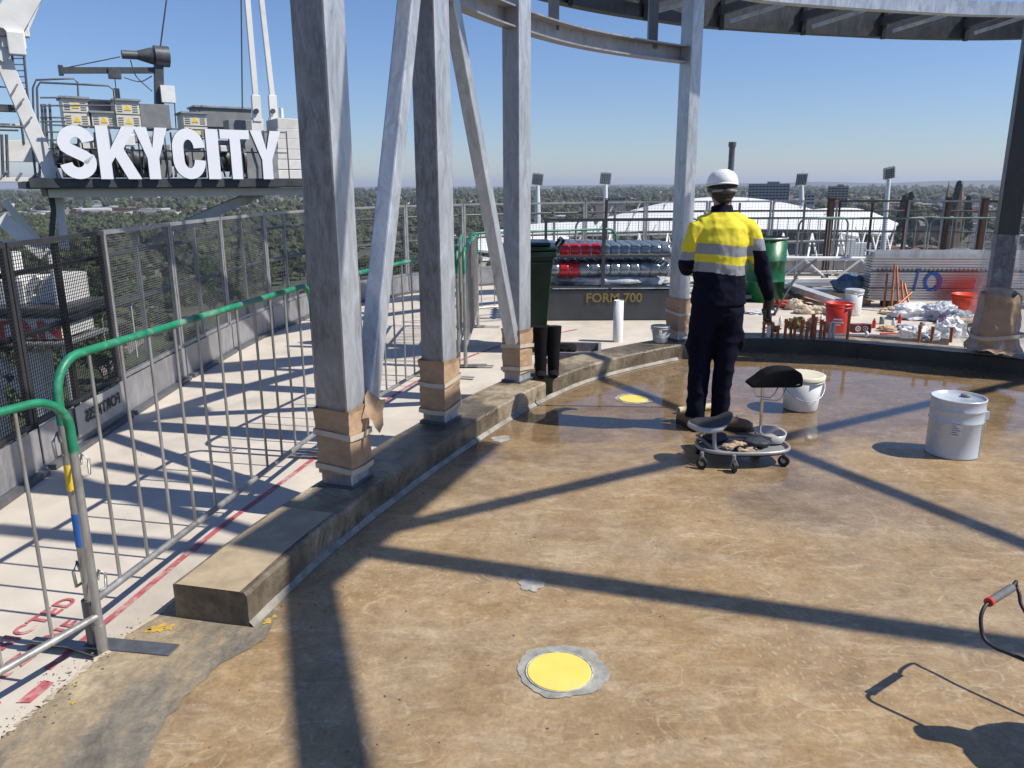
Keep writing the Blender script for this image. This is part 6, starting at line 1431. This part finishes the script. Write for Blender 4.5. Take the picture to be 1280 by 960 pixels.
for i in range(7):
    x = 1062+i*9; m = MB(); m.beam(gy(x, 330, 500), gy(x+(12 if i % 2 else -10), 284, 540), .8, .8, (0, 1, 0)); m.build('strut', CS, ST)
for q_ in (gy(1052, 308, 452), gy(1072, 312, 470)):
    m = MB(); m.box(q_, (13, 6, 8)); m.build('end_panel', WR, ST)
for yy in (300, 318): 
    m = MB(); m.tube([gy(x, yy+4*math.sin((x-700)/370*3.14), 445) for x in range(700, 1071, 30)], .8, 6); m.build('concourse_rail', GR, ST)
def floodlight(px, pyt, pyb, D, tilt, lab, hw=7, lean=0):
    a = gy(px+lean, pyb, D); b_ = gy(px, pyt+16, D); t = thing('floodlight_tower', lab, 'floodlight', (a.x, D, ZG), 0, 'stadium floodlight towers')
    m = MB(); m.tube([Vector((a.x, D, ZG)), a, b_], [2.2*D/500, 1.8*D/500, 1.2*D/500], 12); m.build('pole', WHITE, t)
    m = MB(); c = gy(px, pyt+8, D); s = D/FPX; M_ = Matrix.Rotation(tilt, 3, 'Y') @ Matrix.Rotation(.3, 3, 'X')
    m.box(c, (13*s, .6, 14*s), M_); m.build('head_frame', CG_, t)
    m = MB()
    for i in range(5):
        for j in range(6):
            q = c+M_ @ Vector(((i-2)*2.6*s, -.9, (j-2.5)*2.3*s)); m.box(q, (1.8*s, 1.0, 1.5*s), M_)
    m.build('lamp', mat('lamp_glass_grey', (.32, .35, .38), .3, .3, .2, 1), t)
    m = MB(); m.tube([c+M_ @ Vector((0, 0, 7*s)), c+M_ @ Vector((0, 0, 11*s))], .12*s, 5); m.build('mast_tip', CG_, t)
floodlight(757, 215, 352, 520, .05, 'floodlight tower left of the slender column'); floodlight(1002, 216, 258, 640, -.03, 'floodlight tower right of the worker, beyond the white roof')
floodlight(1111, 208, 330, 400, -.22, 'tilted floodlight tower with thick white pole near the right column', lean=-9); floodlight(672, 216, 262, 600, .1, 'floodlight tower half hidden by the third column')
# cathedral
cc = gz(1186, 330, ZG); Dc = 760.0; SAND = mat('sandstone', (.26, .19, .13), .85, 0, .2, .2)
base = gy(1185, 300, Dc); t = thing('cathedral', 'sandstone cathedral with two slender spires near the right column', 'church', (base.x, Dc, ZG)); s = Dc/FPX
for px in (1177, 1194):
    x = gy(px, 300, Dc).x; zt = gy(px, 262, Dc).z; ztip = gy(px, 226, Dc).z
    m = MB(); m.box((x, Dc, (zt+ZG)/2), (7.5*s, 7.5*s, zt-ZG)); tw = m.build('tower', SAND, t)
    m = MB(); m.lathe([(4.4*s, zt), (3.2*s, zt+6*s), (.1, ztip)], (x, Dc, 0), 8, smooth=False); m.build('spire', SAND, tw)
    for dx in (-3.2, 3.2): m = MB(); m.lathe([(.8*s, zt), (.8*s, zt+5*s), (.05, zt+10*s)], (x+dx*s, Dc-3.2*s, 0), 6, smooth=False); m.build('pinnacle', SAND, tw)
    for z_ in (6, 18):
        m = MB(); m.box((x, Dc-3.8*s, zt-z_*s), (2.2*s, .4, 7*s)); m.build('belfry_window', WIN, tw)
x = base.x; zn = gy(1170, 282, Dc).z; m = MB(); m.box((x-14*s, Dc+8*s, (zn+ZG)/2), (44*s, 16*s, zn-ZG)); m.build('nave_wall', SAND, t)
m = MB(); x0_, x1_ = x-37*s, x+9*s; y0_, y1_ = Dc-1*s, Dc+17*s; m.add([(x0_, y0_, zn), (x1_, y0_, zn), (x1_, y1_, zn), (x0_, y1_, zn), (x0_, (y0_+y1_)/2, zn+11*s), (x1_, (y0_+y1_)/2, zn+11*s)], [(0, 1, 5, 4), (2, 3, 4, 5), (1, 2, 5), (3, 0, 4)]); m.build('roof', mat('dark_slate', (.05, .05, .055), .6, 0, .2, .3), t)
# conifers and cars
for i, (px, py, hh_) in enumerate(((1199, 227, 1), (1139, 241, .7), (1131, 244, .5), (1211, 246, .5))):
    D = 900; top = gy(px, py, D); t = thing('conifer', 'tall dark conifer on the skyline, '+['tallest, behind the cathedral spires', 'left of the cathedral', 'shortest, left of the cathedral', 'right of the cathedral'][i], 'tree', (top.x, D, ZG))
    H_ = top.z-ZG; m = MB(); q = random.Random(i)
    for _ in range(900):
        z = q.uniform(.12, 1); r_ = (1-z)**.7*8*q.uniform(.6, 1.05)+.6; a = q.uniform(0, 6.28); c = Vector((math.cos(a)*r_, math.sin(a)*r_, z*H_)); L_ = q.uniform(.8, 1.8); n_ = Vector((q.gauss(0, 1), q.gauss(0, 1), q.gauss(0, 1))).normalized(); t1 = n_.orthogonal(); t2 = n_.cross(t1); m.add([c-t1*L_, c+t2*L_, c+t1*L_, c-t2*L_], [(0, 1, 2, 3)])
    m.lathe([(6.5, H_*.12), (5, H_*.4), (3, H_*.7), (.3, H_)], n=10, smooth=False); m.build('crown', LEAF[1], t, local=True, fix=False)
    m = MB(); m.tube([(0, 0, 0), (0, 0, H_*.5)], [.7, .4], 8); m.build('trunk', BARK, t, local=True)
CARP = [mat('white_car_paint', (.7, .7, .7), .3), mat('silver_car_paint', (.4, .41, .42), .3, .4), mat('dark_car_paint', (.04, .045, .05), .3), mat('red_car_paint', (.4, .03, .02), .3)]
def carmesh(k):
    m = MB(); pf = [(-2.2, .3), (2.2, .3), (2.25, .75), (1.3, .92), (-2.15, .95), (-2.25, .7)]; M_ = Matrix(((1, 0, 0, 0), (0, 0, 1, 0), (0, 1, 0, 0), (0, 0, 0, 1))); m.prism(pf, -.88, .88, M_); b_ = m.mesh('body', CARP[k])
    m = MB(); m.prism([(-1.9, .95), (1.0, .93), (.3, 1.45), (-1.4, 1.45)], -.78, .78, M_); g = m.mesh('cabin', WIN)
    return b_, g
cm_ = [carmesh(k) for k in range(4)]; wh = MB().tube([(0, -.1, 0), (0, .1, 0)], .33, 12).mesh('wheel', BLACK)
cn = ['white', 'silver', 'black', 'red']
for i in range(14):
    k = i % 4; yy = 290+i*7; p = gz(1213+(yy-280)*.02+(2.5 if i % 2 else -3), yy, ZG+.62); t = thing('parked_car', cn[k]+' car on the road far below, beside the right column', 'car', p, 1.5, cn[k]+' cars on the far road')
    for nm, me in (('body', cm_[k][0]), ('cabin', cm_[k][1])): o = bpy.data.objects.new(nm, me); COL.objects.link(o); o.parent = t
    for wx in (-1.4, 1.4):
        for wy in (-.8, .8): o = bpy.data.objects.new('wheel', wh); COL.objects.link(o); o.parent = t; o.location = (wx, wy, .33)
# street lamps by the tracks
for i, (px, py) in enumerate(((150, 380), (172, 376), (190, 384), (136, 392))):
    p = gz(px, py+70, ZG); top = gy(px, py, p.y); t = thing('street_lamp', 'pale arched street lamp below the left screen, '+['tallest', 'second from the left', 'rightmost', 'leftmost'][i]+' of four', 'lamp', p)
    h = top.z-ZG; m = MB(); m.tube([p, p+Vector((0, 0, h*.9)), p+Vector((1, 0, h)), p+Vector((3, 0, h))], .18, 8); m.build('pole', WHITE, t); m = MB(); m.box(p+Vector((3.6, 0, h)), (1.6, .5, .3)); m.build('lamp_head', CG_, t)

# loose chips of mortar along the chipped edge and the foot of the kerb
m = MB(); q = random.Random(5)
for _ in range(260):
    if q.random() < .45: p = q.choice(jit[8:100])+Vector((q.gauss(0, .05), q.gauss(0, .05), .006))
    elif q.random() < .5: p = q.choice(K[:50])+Vector((abs(q.gauss(.03, .10))+.02, -abs(q.gauss(0, .05)), .002))
    else: p = gz(q.uniform(150, 900), q.uniform(560, 940)); p.z = .002
    s_ = q.uniform(.0015, .0055); m.box(p, (s_*q.uniform(1, 2.2), s_, s_*.7), q.uniform(0, 3.1))
o = m.build('grit', mat('mortar_grit', (.18, .15, .11), .8, 0, .5, 60), fix=False); tag(o, 'loose grit and mortar crumbs scattered on the floor', 'grit', kind='stuff')

# ---------------------------------------------------------------- air
m = MB(); m.box((0, 0, 60), (90000, 90000, 250)); hz = m.build('haze', None or bpy.data.materials.new('haze_air')); tag(hz, 'pale haze filling the distance', 'haze', kind='stuff')
hm_ = bpy.data.materials['haze_air']; hm_.use_nodes = True; nt = hm_.node_tree; nt.nodes.clear(); out = nt.nodes.new('ShaderNodeOutputMaterial'); pv = nt.nodes.new('ShaderNodeVolumePrincipled')
pv.inputs['Density'].default_value = 0.000055; pv.inputs['Color'].default_value = (.80, .88, 1, 1); pv.inputs['Anisotropy'].default_value = .2; nt.links.new(pv.outputs[0], out.inputs['Volume'])
cam.data.clip_end = 200000
